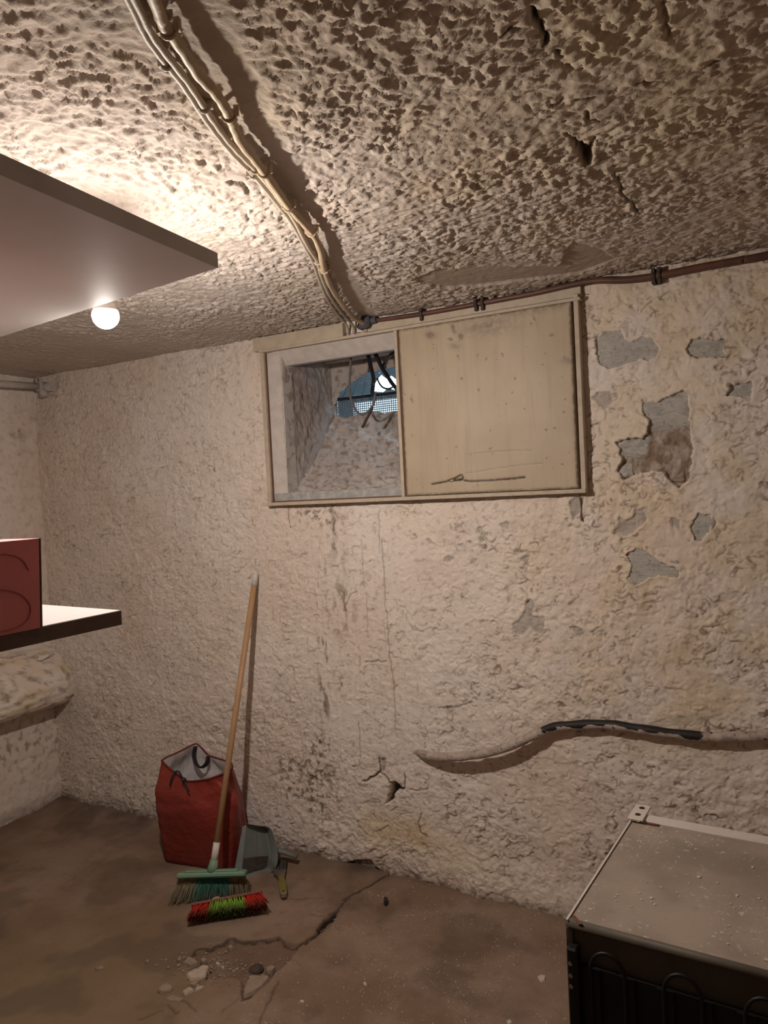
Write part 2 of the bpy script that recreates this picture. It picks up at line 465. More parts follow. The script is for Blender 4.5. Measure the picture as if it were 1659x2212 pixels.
# ------------------------------------------------------------------ marks on the back wall, read off the photograph
def wp(pts): return [(p.x, p.z) for p in (onwall(*q) for q in pts)]
RW = (1059, 620, 2.765)
chips = {
 's1': [(630,300),(665,285),(700,270),(745,275),(780,260),(800,310),(850,330),(900,305),(960,310),(975,345),(1005,380),(985,425),(940,440),(900,430),(860,450),(800,460),(700,490),(650,460),(640,400)],
 's2': [(1175,370),(1200,315),(1260,305),(1330,320),(1410,305),(1390,350),(1400,420),(1340,415),(1260,425),(1200,410)],
 's3': [(1430,590),(1480,575),(1560,570),(1560,660),(1520,650),(1410,650)],
 's4': [(905,665),(930,690),(1000,690),(1090,650),(1160,615),(1180,680),(1190,740),(1180,800),(1180,830),(950,840),(955,810),(920,770)],
 's5': [(950,830),(1180,800),(1210,900),(1200,1050),(1180,1150),(1130,1200),(1080,1170),(1040,1110),(960,1100),(880,1120),(800,1145),(760,1100),(800,1030),(755,930),(800,905),(870,905),(910,915),(930,880)],
 's6': [(610,660),(650,630),(720,620),(740,690),(680,740),(640,690)],
 's7': [(475,1280),(520,1250),(565,1260),(545,1340),(500,1390),(480,1330)],
 's8': [(745,1450),(770,1430),(770,1370),(810,1400),(860,1370),(870,1330),(920,1320),(935,1400),(880,1450),(820,1500),(740,1470)],
 's9': [(1215,1390),(1240,1345),(1310,1360),(1300,1450),(1260,1520),(1230,1500),(1200,1430)],
 's10': [(820,1600),(870,1570),(950,1590),(1000,1640),(1130,1690),(1120,1740),(1000,1720),(940,1730),(880,1780),(820,1740),(850,1670)],
 's11': [(200,1610),(235,1600),(235,1680),(210,1670),(175,1630)],
 's12': [(130,2010),(200,1960),(210,1900),(240,1850),(265,1890),(250,1960),(320,1970),(320,2070),(270,2060),(240,2030),(200,2080),(150,2070)],
 's13': [(480,2030),(510,2030),(555,2060),(540,2100),(500,2070)],
 's14': [(590,2050),(655,2030),(620,2080)],
 's15': [(1080,1380),(1140,1390),(1135,1450),(1090,1420)],
 's16': [(800,1270),(865,1270),(860,1285),(795,1280)],
 's17': [(705,1260),(740,1262),(730,1285)],
 's18': [(600,1345),(625,1330),(625,1355)],
 's19': [(1330,470),(1365,465),(1360,495),(1340,490)],
 's20': [(440,1380),(470,1375),(460,1405)],
}
chips = {k: wp(zoomed(v, *RW)) for k, v in chips.items()}
RB = (600, 1060, 3.318)
for i, pl in enumerate([[(1195,485),(1225,465),(1265,490),(1235,510),(1205,510)], [(1065,350),(1085,350),(1125,380),(1090,385)], [(1210,355),(1275,335),(1270,355),(1215,375)], [(1285,395),(1320,380),(1320,410)], [(1435,270),(1465,265),(1465,295),(1440,290)], [(1445,355),(1475,355),(1460,375)], [(1600,235),(1659,230),(1659,280),(1610,265)], [(1280,260),(1340,225),(1320,275)], [(1625,560),(1659,540),(1659,575)]]):
    chips['b%d' % i] = wp(zoomed(pl, *RB))
deep = {'s1': (0.0055, 0), 's2': (0.0055, 0), 's3': (0.005, 0), 's4': (0.007, 0), 's5': (0.016, 1), 's9': (0.005, 0), 's10': (0.0045, 0)}
RC = (600, 1560, 4.1475)
wall_holes = [  # polygon, depth
 (wp(zoomed([(1000,540),(1050,540),(1075,555),(1125,600),(1100,625),(1060,630),(1040,680),(1010,715),(960,735),(985,700),(985,650),(1005,600)], *RC)), 0.045),
 (wp(zoomed([(915,330),(965,325),(970,400),(950,450),(920,450),(925,380)], *RC)), 0.010),
 (wp(zoomed([(700,1240),(770,1250),(825,1240),(850,1310),(900,1350),(830,1380),(720,1330),(600,1300),(480,1290),(470,1255),(600,1270)], *RC)), 0.02),
]
wall_cracks = [(wp(zoomed(p, *RC)), w, d) for p, w, d in [
 ([(900,330),(915,390),(910,450),(870,485),(830,490),(800,520),(760,520)], 0.0035, 0.008),
 ([(910,450),(960,475),(1000,540)], 0.003, 0.006), ([(1140,460),(1140,580),(1120,600)], 0.003, 0.006),
 ([(1180,600),(1260,610),(1350,600)], 0.0025, 0.004), ([(1285,820),(1260,900),(1280,980),(1340,1030)], 0.003, 0.004),
 ([(725,0),(735,120),(735,400)], 0.002, 0.002), ([(1052,0),(1052,80)], 0.002, 0.002), ([(900,1230),(980,1190)], 0.003, 0.004)]]
wall_cracks += [(wp(zoomed(p, *RB)), w, d) for p, w, d in [
 ([(725,170),(730,450)], 0.002, 0.0015), ([(745,350),(765,600),(770,800),(790,960),(800,1180),(830,1380),(845,1659)], 0.0022, 0.002),
 ([(600,350),(620,700)], 0.0018, 0.0015), ([(635,740),(645,1050)], 0.0018, 0.0015), ([(575,720),(520,740),(490,820)], 0.002, 0.003),
 ([(630,1230),(720,1215),(780,1225)], 0.0028, 0.004), ([(1160,1555),(1290,1550),(1390,1510)], 0.0028, 0.004)]]

# ------------------------------------------------------------------ the back wall
WIN = (-1.905, -0.655, 1.525, 2.135)          # the opening behind the hatch
WV0 = -0.04
def wall_relief(U, Z, seed, rough):
    wu = U + 0.02 * gn(U * 9, Z * 9, seed + 1); wz = Z + 0.02 * gn(U * 9, Z * 9, seed + 2)
    h = 0.010 * fbm(U * 2.2, Z * 2.2, seed + 3, 2) + 0.0035 * fbm(U * 9, Z * 9, seed + 33, 2)
    m = 0.45 + 0.55 * sst(-0.15, 0.35, gn(U * 3.1, Z * 3.1, seed + 4))
    a = fbm(wu * 15, wz * 17, seed + 5, 3); b = fbm(wu * 24, wz * 28, seed + 6, 3); c = fbm(wu * 9, wz * 10, seed + 7, 4)
    h = h + rough * m * (0.0014 * sst(0.02, 0.09, a) + 0.0012 * sst(0.05, 0.13, b) - 0.0018 * sst(0.12, 0.18, -b) + 0.0014 * sst(-0.02, 0.035, c))
    e = np.abs(fbm(wu * 19, wz * 21, seed + 8, 3))           # curled lifting edges
    h = h + rough * m * 0.0034 * sst(0.03, 0.0, e) * sst(0.0, 0.25, gn(U * 13, Z * 13, seed + 9))
    e2 = fbm(wu * 33, wz * 38, seed + 11, 2)                  # small curls of loose paint
    h = h - rough * 0.0026 * thin(e2, U[:, 0], Z[0], 0.0035) * sst(0.04, 0.2, gn(U * 20, Z * 24, seed + 12))
    h = h + 0.0009 * rough * fbm(U * 70, Z * 70, seed + 10, 2)
    return h

ug = np.concatenate([np.arange(UL - 0.03, 0.02, 0.0038), spread(0.024, UR + 0.03, 0.004)])
zg = np.arange(-0.05, CH + 0.04, 0.0038)
U, Z = np.meshgrid(ug, zg, indexing='ij')
H = wall_relief(U, Z, 100, 1.0) * fade(ug, zg)
# the right half is lumpier rubble under thin plaster, the strip under the hatch is flatter
H += 0.007 * sst(-0.75, -0.4, U) * fbm(U * 7, Z * 7, 130, 3)
strip = sst(-1.86, -1.78, U) * sst(-1.22, -1.32, U) * sst(1.5, 1.4, Z) * sst(0.45, 0.6, Z)
H = H * (1 - 0.55 * strip)
H += strip * 0.0020 * fbm(U * 55, Z * 2.5, 131, 2)
low = sst(0.62, 0.25, Z) * sst(-2.0, -1.8, U) * sst(-1.25, -1.45, U)
H += low * 0.0035 * fbm(U * 24, Z * 24, 132, 3)
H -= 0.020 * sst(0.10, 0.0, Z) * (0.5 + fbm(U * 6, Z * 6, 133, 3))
H += 0.028 * sst(0.22, 0.0, Z) * sst(-1.4, -1.0, U)       # coved foot to the right
A = {k: np.zeros_like(U) for k in ('chip', 'dirt', 'yellow', 'brown', 'crack')}
jag = 0.008 * fbm(U * 48, Z * 48, 140, 3) + 0.005 * gn(U * 16, Z * 16, 141)
for k, pl in chips.items():
    w = window_of(U, Z, pl, 0.04)
    if w is None: continue
    s = poly_sd(U[w], Z[w], pl) + jag[w]
    m = sst(-0.0012, 0.0022, s)
    dp = deep.get(k, (0.0035, 0))[0]
    rim = sst(-0.02, -0.002, s) * (1 - m)
    H[w] = H[w] + 0.0025 * rim - m * (dp if k not in deep else dp + (0.000 if k == 's5' else 0.016))
    A['chip'][w] = np.maximum(A['chip'][w], m * (0.85 if k[0] == 's' else 0.7))
    if k == 's5':
        A['brown'][w] = np.maximum(A['brown'][w], m * (0.35 + 0.65 * sst(-0.15, 0.2, fbm(U[w] * 24, Z[w] * 24, 142, 3))))
        H[w] += m * 0.009 * (fbm(U[w] * 26, Z[w] * 26, 143, 4) + 0.3 * sst(0, .15, fbm(U[w] * 45, Z[w] * 45, 144, 2)))
for pl, d in wall_holes:
    w = window_of(U, Z, pl, 0.05)
    s = poly_sd(U[w], Z[w], pl) + 0.6 * jag[w]
    m = sst(-0.001, 0.004, s)
    H[w] = H[w] - m * d; A['dirt'][w] = np.maximum(A['dirt'][w], m * 0.9)
    if d > 0.03: A['crack'][w] = np.maximum(A['crack'][w], 0.75 * sst(0.002, 0.006, s))
for pl, wd, d in wall_cracks:
    w = window_of(U, Z, pl, 0.03)
    s = line_d(U[w] + 0.004 * gn(U[w] * 40, Z[w] * 40, 150), Z[w] + 0.004 * gn(U[w] * 40, Z[w] * 40, 151), pl)
    m = sst(wd + 0.0022, wd * 0.3, s)
    H[w] = H[w] - m * d; A['crack'][w] = np.maximum(A['crack'][w], m * min(1.0, 0.25 + d * 90))
# swelling of the cracked lump beside the hole
c0 = wp(zoomed([(860, 600)], *RC))[0]
H += 0.011 * np.exp(-(((U - c0[0]) / 0.06) ** 2 + ((Z - c0[1]) / 0.05) ** 2) ** 1.5)
# stains: brown-black grime running down from the hatch, and in patches low on the left
def blob(px, py, rx, rz, p=1.0):
    c = wp([(px, py)])[0]
    return np.exp(-(((U - c[0]) / rx) ** 2 + ((Z - c[1]) / rz) ** 2) ** p)
n1 = fbm(U * 28, Z * 9, 160, 4); n2 = fbm(U * 40, Z * 40, 161, 4)
col_s = sst(0.0, 0.25, n1)
A['dirt'] += 1.6 * sst(0.02, 0.22, n2) * (blob(690, 1110, .09, .04) + blob(640, 1680, .12, .10) + blob(690, 1690, .07, .14) + 0.7 * blob(740, 1480, .02, .05) + 0.8 * blob(700, 1640, .05, .1))
A['dirt'] += 1.1 * col_s * (blob(725, 1150, .03, .10) + blob(700, 1330, .03, .25) + blob(745, 1300, .05, .12) + blob(700, 1500, .025, .2) + blob(655, 1640, .03, .12))
A['dirt'] += 0.45 * sst(0.12, 0.34, n2) * (sst(-1.9, -2.6, U) * 0.25 + sst(0.45, 0.1, Z) * 0.5)
wz = U + 0.010 * gn(U * 30, Z * 30, 168); wy = Z + 0.010 * gn(U * 30, Z * 30, 169)
n3 = fbm(wz * 17, wy * 25, 166, 2); n4 = fbm(wz * 34, wy * 44, 170, 2)
cl = sst(-0.3, 0.25, fbm(U * 4.5, Z * 4.5, 174, 2)) * (0.50 + 0.50 * sst(-1.7, -0.7, U) + 0.3 * sst(0.7, 0.3, Z))
A['curl'] = np.clip(cl * (0.85 * thin(n3, ug, zg, 0.0042) * sst(0.12, 0.30, gn(U * 19, Z * 25, 167)) + 0.75 * thin(n4, ug, zg, 0.0040) * sst(0.14, 0.32, gn(U * 27, Z * 35, 171))) + 0.35 * sst(0.54, 0.60, gn(U * 40, Z * 40, 172)), 0, 1)
A['curl'] *= fade(ug, zg)
H -= 0.0026 * A['curl']; H += 0.0022 * sst(0.0, 0.05, n3) * sst(0.05, 0.25, gn(U * 19, Z * 25, 167))
A['dirt'] += 0.3 * sst(0.15, 0.38, fbm(U * 60, Z * 60, 162, 3)) * sst(-0.1, 0.3, gn(U * 4, Z * 4, 163))
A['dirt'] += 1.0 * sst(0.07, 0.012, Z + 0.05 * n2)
A['yellow'] += 0.75 * (blob(820, 1790, .10, .08) + blob(900, 1800, .07, .07)) + 0.50 * sst(-1.0, -0.35, U) * sst(0.4, 0.8, Z) * sst(-0.25, 0.25, fbm(U * 5, Z * 5, 164, 3)) + 0.3 * blob(1150, 1230, .2, .15) + 0.25 * blob(1000, 1850, .3, .1) + 0.3 * blob(880, 1110, .06, .1)
A = {k: np.clip(a, 0, 1) for k, a in A.items()}
P = np.stack([U, VW - H, Z], -1)
keep = ~((U[:-1, :-1] > WIN[0]) & (U[1:, 1:] < WIN[1]) & (Z[:-1, :-1] > WIN[2]) & (Z[1:, 1:] < WIN[3]))
wall_back = struct(grid_obj('wall_back', P, M_wall, keep=keep, attrs=A))

# stones that show where the plaster has fallen off
def stone(pl, front, thick, mat, seed, pad=0.018):
    q = np.array(pl); u0, z0 = q.min(0) - pad; u1, z1 = q.max(0) + pad
    n, m = 18, 14
    s = np.linspace(0, 1, n); t = np.linspace(0, 1, m)
    S, T = np.meshgrid(s, t, indexing='ij')
    uu = u0 + (u1 - u0) * S; zz = z0 + (z1 - z0) * T
    uu = uu + 0.010 * gn(zz * 22, uu * 9, seed + 8); zz = zz + 0.008 * gn(uu * 24, zz * 9, seed + 9)
    edge = np.minimum(np.minimum(S, 1 - S) * n / 2.0, np.minimum(T, 1 - T) * m / 2.0).clip(0, 1)
    hh = 0.0045 * fbm(uu * 20, zz * 26, seed, 3) + 0.003 * sst(0, 0.2, fbm(uu * 14, zz * 20, seed + 5, 2)) - 0.012 * (1 - edge)
    b = MB()
    b.sheet([[(uu[i, j], VW - front - 0 + front * 2 - hh[i, j], zz[i, j]) for j in range(m)] for i in range(n)])
    ring = [(i, 0) for i in range(n)] + [(n - 1, j) for j in range(1, m)] + [(i, m - 1) for i in range(n - 2, -1, -1)] + [(0, j) for j in range(m - 2, 0, -1)]
    back = len(b.v)
    b.v += [(uu[i, j], VW + front + thick, zz[i, j]) for i, j in ring]
    k = len(ring)
    for r in range(k):
        i, j = ring[r]; i2, j2 = ring[(r + 1) % k]
        b.f.append((i * m + j, i2 * m + j2, back + (r + 1) % k, back + r)); b.sm.append(False)
    b.f.append(tuple(back + r for r in range(k))); b.sm.append(False)
    return b.build('stone', mat, wall_back)
for i, k in enumerate(['s1', 's2', 's3', 's4', 's9', 's10']):
    stone(chips[k], deep[k][0] - 0.001, 0.05, M_stone, 300 + i)
stone(wp(zoomed([(760,910),(950,905),(960,1010),(800,1030)], *RW)), 0.008, 0.05, M_stone, 320, 0.006)
stone(wp(zoomed([(975,915),(1085,920),(1085,1030),(975,1035)], *RW)), 0.013, 0.05, M_stone2, 321, 0.004)
stone(wp(zoomed([(770,1050),(830,1045),(850,1130),(770,1130)], *RW)), 0.009, 0.05, M_stone, 322, 0.005)
stone(wp(zoomed([(1075,1100),(1150,1090),(1150,1160),(1080,1160)], *RW)), 0.014, 0.05, M_stone2, 323, 0.008)

# ------------------------------------------------------------------ the other walls
yg = np.concatenate([np.linspace(VR - 0.03, 1.9, 40), np.arange(1.91, VW + 0.04, 0.006)])
Y, Z2 = np.meshgrid(yg, np.arange(-0.03, CH + 0.04, 0.008), indexing='ij')
h = wall_relief(Y + 7, Z2, 400, 0.8) - 0.02 * sst(0.08, 0, Z2)
zero = np.zeros_like(Y)
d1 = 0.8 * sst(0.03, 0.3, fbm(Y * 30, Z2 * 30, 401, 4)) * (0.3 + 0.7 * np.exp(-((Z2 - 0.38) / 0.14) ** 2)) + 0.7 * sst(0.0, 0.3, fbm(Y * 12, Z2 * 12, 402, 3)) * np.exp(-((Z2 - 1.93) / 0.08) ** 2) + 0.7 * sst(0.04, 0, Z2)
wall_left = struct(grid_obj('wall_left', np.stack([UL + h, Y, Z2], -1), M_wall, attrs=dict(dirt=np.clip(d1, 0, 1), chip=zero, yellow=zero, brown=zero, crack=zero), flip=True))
Y, Z2 = np.meshgrid(np.linspace(VR - 0.03, VW + 0.03, 60), np.linspace(-0.03, CH + 0.03, 40), indexing='ij')
struct(grid_obj('wall_right', np.stack([UR - 0.01 * fbm(Y * 4, Z2 * 4, 410), Y, Z2], -1), M_wall))
X, Z2 = np.meshgrid(np.linspace(UL - 0.03, UR + 0.03, 80), np.linspace(-0.03, CH + 0.03, 40), indexing='ij')
struct(grid_obj('wall_rear', np.stack([X, VR + 0.01 * fbm(X * 4, Z2 * 4, 411), Z2], -1), M_wall, flip=True))

# plastered ledge along the left wall, rounded nose, running into the back corner
prof = smooth_path([(0.0, 0.82, 0), (0.05, 0.795, 0), (0.115, 0.745, 0), (0.165, 0.685, 0), (0.185, 0.63, 0), (0.175, 0.58, 0), (0.135, 0.545, 0), (0.06, 0.53, 0), (-0.01, 0.525, 0)], 7)
vv = np.linspace(0.3, VW + 0.015, 150)
R = np.zeros((len(vv), len(prof), 3))
for j, p in enumerate(prof):
    e = 0.010 * fbm(vv * 6, np.full_like(vv, j * 0.35), 420, 3) + 0.004 * fbm(vv * 25, np.full_like(vv, j * 0.8), 421, 2)
    k = 1 - 0.12 * sst(VW - 0.06, VW, vv)
    R[:, j, 0] = UL + 0.004 + (p[0] + e) * k; R[:, j, 1] = vv; R[:, j, 2] = p[1] + e * 0.6
YY = np.repeat(vv[:, None], len(prof), 1); JJ = np.repeat(np.arange(len(prof))[None], len(vv), 0) * 0.012
zero = np.zeros_like(YY)
ledge = grid_obj('ledge', R, M_wall, wall_left, attrs=dict(dirt=np.clip(0.7 * sst(0, .3, fbm(YY * 20, JJ * 20, 422, 3)), 0, 1), yellow=np.clip(0.6 * sst(-.1, .4, fbm(YY * 5, JJ * 9, 423, 2)), 0, 1), chip=zero, brown=zero, crack=zero))
ledge['label'] = 'rounded plastered ledge bulging from the wall'
fl = MB()
c = at(98, 1420, 0, UL + 0.09)
pts = [(c.x + 0.012 * math.cos(a) * (1 + 0.4 * math.sin(3 * a)), c.y + 0.045 * math.sin(a) * (1 + 0.2 * math.cos(5 * a)), c.z + 0.012 * math.sin(2 * a)) for a in np.linspace(0, 2 * math.pi, 14)[:-1]]
fl.hull(pts, [(x + 0.006, y, z + 0.006) for x, y, z in pts]).build('plaster_flake', M_wall, wall_left)

# ------------------------------------------------------------------ ceiling
ug = np.concatenate([np.arange(UL - 0.06, 0.06, 0.0038), spread(0.064, UR + 0.03, 0.004)])
vg = np.concatenate([spread(0.606, VR - 0.03, 0.004), np.arange(0.61, VW + 0.07, 0.0038)])
U, V = np.meshgrid(ug, vg, indexing='ij')
def ceil_relief(U, V):
    wu = U + 0.014 * gn(U * 16, V * 16, 501); wv = V + 0.014 * gn(U * 16, V * 16, 502)
    h = 0.010 * fbm(U * 1.7, V * 1.7, 503, 2)
    m = 0.65 + 0.55 * sst(-0.35, 0.15, fbm(U * 3.3, V * 3.3, 504, 2))
    a = fbm(wu * 21, wv * 25, 505, 3); b = fbm(wu * 34, wv * 40, 506, 3); c = fbm(wu * 50, wv * 58, 507, 2)
    r = 0.0026 * sst(0.0, 0.06, a) + 0.0028 * sst(0.02, 0.10, b) + 0.0022 * sst(0.04, 0.15, c) - 0.0018 * sst(0.14, 0.24, -b)
    r = r + 0.0028 * sst(0.05, 0.0, np.abs(fbm(wu * 24, wv * 29, 508, 2))) * sst(0, 0.3, gn(U * 11, V * 11, 509))
    r = r + 0.0008 * fbm(U * 75, V * 75, 510, 2)
    smooth = sst(-2.0, -2.6, U)
    return h + r * m * (1 - 0.6 * smooth)
H = ceil_relief(U, V) * fade(ug, vg)
A = {k: np.zeros_like(U) for k in ('chip', 'dirt', 'yellow', 'brown', 'crack')}
def cp(pts): return [(p.x, p.y) for p in (onceil(*q) for q in pts)]
jag = 0.006 * fbm(U * 40, V * 40, 520, 3)
bare = cp([(893, 603), (950, 580), (1010, 578), (1120, 575), (1210, 572), (1222, 540), (1240, 526), (1300, 540), (1330, 562), (1250, 590), (1150, 602), (1050, 615), (960, 621), (905, 612)])
w = window_of(U, V, bare, 0.06)
s = poly_sd(U[w], V[w], bare) + jag[w]
m = sst(-0.002, 0.003, s)
H[w] = H[w] * (1 - 0.8 * m) - 0.006 * m + 0.002 * m * fbm(U[w] * 30, V[w] * 30, 521, 3)
A['brown'][w] = np.maximum(A['brown'][w], 0.45 * m)
# smooth trowelled bands beside the cables
for pl, k in ((cp([(415, -20), (480, 110), (540, 230), (640, 430), (720, 560), (790, 680)]), 0.045),):
    w = window_of(U, V, pl, 0.12)
    d = line_d(U[w], V[w], pl) + 0.02 * gn(U[w] * 14, V[w] * 14, 522)
    H[w] *= 1 - 0.75 * sst(k, k * 0.6, d)
RZ = (1000, 0, 2.517)
cracks = [([(365, 5), (372, 60), (400, 100), (430, 160), (465, 225)], .004, .012), ([(500, 265), (515, 290), (545, 305)], .004, .012), ([(525, 340), (560, 360), (650, 380)], .0025, .005), ([(210, 180), (260, 140), (300, 145), (360, 130)], .004, .010), ([(485, 572), (540, 545), (560, 540)], .0035, .008), ([(630, 540), (690, 540), (790, 510)], .003, .007), ([(945, 452), (1020, 437)], .005, .012), ([(1020, 437), (1180, 415), (1300, 370), (1360, 340), (1440, 305)], .0028, .006), ([(683, 600), (690, 650), (740, 660), (790, 650)], .0032, .008), ([(820, 940), (855, 1000), (870, 1050), (920, 1110), (960, 1165)], .0032, .008), ([(860, 1160), (885, 1195), (865, 1205)], .003, .007), ([(1085, 10), (1105, 110), (1120, 200)], .003, .006), ([(570, 720), (640, 830), (680, 890)], .003, .008), ([(1400, 1055), (1540, 1045)], .0025, .005)]
for pl, wd, d in cracks:
    pl = cp(zoomed(pl, *RZ))
    w = window_of(U, V, pl, 0.04)
    s = line_d(U[w] + 0.006 * gn(U[w] * 35, V[w] * 35, 530), V[w] + 0.006 * gn(U[w] * 35, V[w] * 35, 531), pl)
    wd *= 0.65
    m = sst(wd + 0.0025, wd * 0.4, s)
    H[w] -= m * d; A['crack'][w] = np.maximum(A['crack'][w], m * min(1, d * 90))
holes = [(cp(zoomed([(600, 750), (640, 770), (660, 790), (725, 742), (700, 830), (705, 880), (660, 892), (635, 840)], *RZ)), .03, 1), (cp(zoomed([(380, 380), (410, 400), (440, 400), (400, 425)], *RZ)), .01, 0), (cp(zoomed([(312, 205), (340, 205), (325, 225)], *RZ)), .01, 0), (cp(zoomed([(450, 540), (480, 540), (465, 558)], *RZ)), .01, 0), (cp(zoomed([(530, 650), (575, 650), (555, 668)], *RZ)), .01, 0), (cp(zoomed([(740, 915), (770, 925), (745, 940)], *RZ)), .008, 0),
         (cp([(312, 340), (340, 326), (376, 318), (374, 328), (340, 340)]), .006, 2), (cp([(486, 394), (500, 390), (520, 393), (530, 398), (545, 420), (535, 424), (520, 405), (500, 402)]), .008, 2), (cp([(432, 448), (480, 436), (568, 418), (560, 424), (490, 441)]), .005, 2)]
for pl, d, kind in holes:
    w = window_of(U, V, pl, 0.04)
    s = poly_sd(U[w], V[w], pl) + 0.4 * jag[w]
    m = sst(-0.001, 0.004, s)
    H[w] -= m * d
    if kind == 1: A['brown'][w] = np.maximum(A['brown'][w], m); A['crack'][w] = np.maximum(A['crack'][w], m * (0.05 + 0.6 * sst(-.1, .2, fbm(U[w] * 60, V[w] * 60, 533, 2))))
    else: A['dirt'][w] = np.maximum(A['dirt'][w], m * (0.9 if kind == 0 else 0.6))
warm = sst(-1.1, -0.2, U) * sst(2.6, 1.2, V)
A['yellow'] = np.clip(0.40 * warm + 0.2 * sst(0.0, 0.3, fbm(U * 3, V * 3, 534, 3)) * sst(-1.5, -0.7, U), 0, 1)
A['dirt'] = np.clip(A['dirt'] + 0.5 * sst(VW - 0.05, VW, V) * sst(0, .3, fbm(U * 20, V * 20, 535, 3)) + 0.5 * warm * sst(0.02, 0.3, fbm(U * 9, V * 9, 536, 3)), 0, 1)
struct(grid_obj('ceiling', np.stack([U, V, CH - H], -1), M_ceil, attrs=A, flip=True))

# ------------------------------------------------------------------ floor
ug = np.concatenate([np.arange(UL - 0.06, -0.3, 0.0044), spread(-0.295, UR + 0.03, 0.0046)])
vg = np.concatenate([spread(1.25, VR - 0.03, 0.0046), np.arange(1.255, VW + 0.09, 0.0044)])
U, V = np.meshgrid(ug, vg, indexing='ij')
def fp(pts): return [(p.x, p.y) for p in (onfloor(*q) for q in pts)]
H = 0.012 * fbm(U * 1.6, V * 1.6, 601, 2) + 0.002 * fbm(U * 12, V * 12, 602, 3) + 0.0008 * fbm(U * 50, V * 50, 603, 2)
H *= fade(ug, vg, 0.02)
H += 0.02 * sst(VW - 0.12, VW, V)
A = {k: np.zeros_like(U) for k in ('dirt', 'yellow', 'brown', 'crack', 'specks')}
RF = (300, 1550, 3.341)
rim = [(390,1705),(420,1672),(450,1660),(520,1660),(560,1640),(600,1620),(640,1600),(690,1590),(740,1610),(800,1605),(900,1600),(940,1585),(1000,1580),(1040,1610),(1110,1645),(1190,1615),(1250,1580),(1300,1520),(1325,1480),(1360,1430),(1420,1390),(1470,1330),(1537,1290)]
low = rim[:14] + [(1190,1625),(1150,1660),(1080,1760),(1000,1830),(950,1890),(800,2040),(740,2060),(740,1900),(600,1870),(480,1900),(400,1850),(330,1780),(340,1720)]
pl = fp(zoomed(low, *RF))
jag = 0.008 * fbm(U * 30, V * 30, 610, 3)
w = window_of(U, V, pl, 0.08)
s = poly_sd(U[w], V[w], pl) + jag[w]
m = sst(-0.003, 0.006, s)
H[w] += -0.016 * m + m * 0.008 * fbm(U[w] * 24, V[w] * 24, 611, 4)
A['brown'][w] = np.maximum(A['brown'][w], 0.55 * m)
g1 = fp(zoomed([(1190,1615),(1250,1580),(1300,1520),(1340,1455),(1420,1390),(1430,1420),(1370,1500),(1300,1560),(1200,1640)], *RF))
w = window_of(U, V, g1, 0.06)
m = sst(-0.003, 0.005, poly_sd(U[w], V[w], g1) + 0.5 * jag[w])
H[w] -= 0.014 * m; A['dirt'][w] = np.maximum(A['dirt'][w], 0.5 * m)
for q, wd, d in [(zoomed(rim, *RF), .0030, .006), (zoomed([(1300,1520),(1340,1455),(1420,1390)], *RF), .010, .012), (zoomed([(1230,1410),(1330,1420),(1420,1385)], *RF), .0025, .004), ([(740, 1942), (760, 1930), (800, 1912), (860, 1890)], .004, .008), ([(640, 1941), (700, 1935)], .0022, .003), (zoomed([(1080,1300),(1190,1300),(1220,1290)], *RF), .002, .003), ([(560, 2212), (590, 2150), (600, 2120)], .0025, .004), (zoomed([(420,2130),(330,2050),(240,2030)], *RF), .0025, .004), (zoomed([(210,2080),(265,2140),(290,2120)], *RF), .0025, .004), (zoomed([(0,2180),(120,2130),(170,2120)], *RF), .0022, .003), (zoomed([(600,2140),(660,2090),(720,2040)], *RF), .002, .003)]:
    pl = fp(q)
    w = window_of(U, V, pl, 0.05)
    if w is None: continue
    s = line_d(U[w] + 0.006 * gn(U[w] * 30, V[w] * 30, 620), V[w] + 0.006 * gn(U[w] * 30, V[w] * 30, 621), pl)
    m = sst(wd + 0.003, wd * 0.3, s)
    H[w] -= m * d; A['crack'][w] = np.maximum(A['crack'][w], m * min(1.0, d * 120))
def fblob(px, py, r):
    c = fp([(px, py)])[0]
    return np.exp(-((U - c[0]) ** 2 + (V - c[1]) ** 2) / r ** 2)
A['specks'] = np.clip(sst(-1.75, -1.3, U) + 0.15, 0, 1)
A['yellow'] = np.clip(0.8 * fblob(120, 2150, 0.45), 0, 1)
A['dirt'] = np.clip(A['dirt'] + 0.55 * sst(VW - 0.12, VW - 0.02, V) * sst(-1.1, -1.5, U) * (0.5 + fbm(U * 9, V * 9, 630, 3)) + 0.35 * sst(0.02, 0.3, fbm(U * 3.5, V * 3.5, 631, 4)), 0, 1)
floor = struct(grid_obj('floor', np.stack([U, V, H], -1), M_floor, attrs=A))
def fz(x, y):
    i = int(np.clip(np.searchsorted(ug, x), 0, len(ug) - 1)); j = int(np.clip(np.searchsorted(vg, y), 0, len(vg) - 1))
    return float(H[i, j])

# ------------------------------------------------------------------ the hatch: window_1 with its frame, sliding board and the niche behind
win = struct(bpy.data.objects.new('window_1', None)); col.objects.link(win)
def vbox(name, u0, u1, z0, z1, v0, v1, mat, parent=win, bev=0.0015):
    return MB().box((u0, v0, z0), (u1, v1, z1), bev=bev).build(name, mat, parent)
F = VW - 0.020                                    # face of the frame
vbox('top_casing', -1.985, -1.545, 2.137, 2.192, F - 0.012, VW + 0.02, M_frame)
vbox('top_casing', -1.44, -0.625, 2.143, 2.178, F - 0.002, VW + 0.02, M_frame)
vbox('top_track', -1.955, -0.625, 2.128, 2.139, F - 0.016, VW + 0.03, M_frame)
b = MB()
vs = [(-1.90, F, 2.127), (-1.30, F, 2.127), (-1.30, F + 0.045, 2.072), (-1.90, F + 0.045, 2.072), (-1.90, F + 0.075, 2.127), (-1.30, F + 0.075, 2.127), (-1.30, F + 0.075, 2.072), (-1.90, F + 0.075, 2.072)]
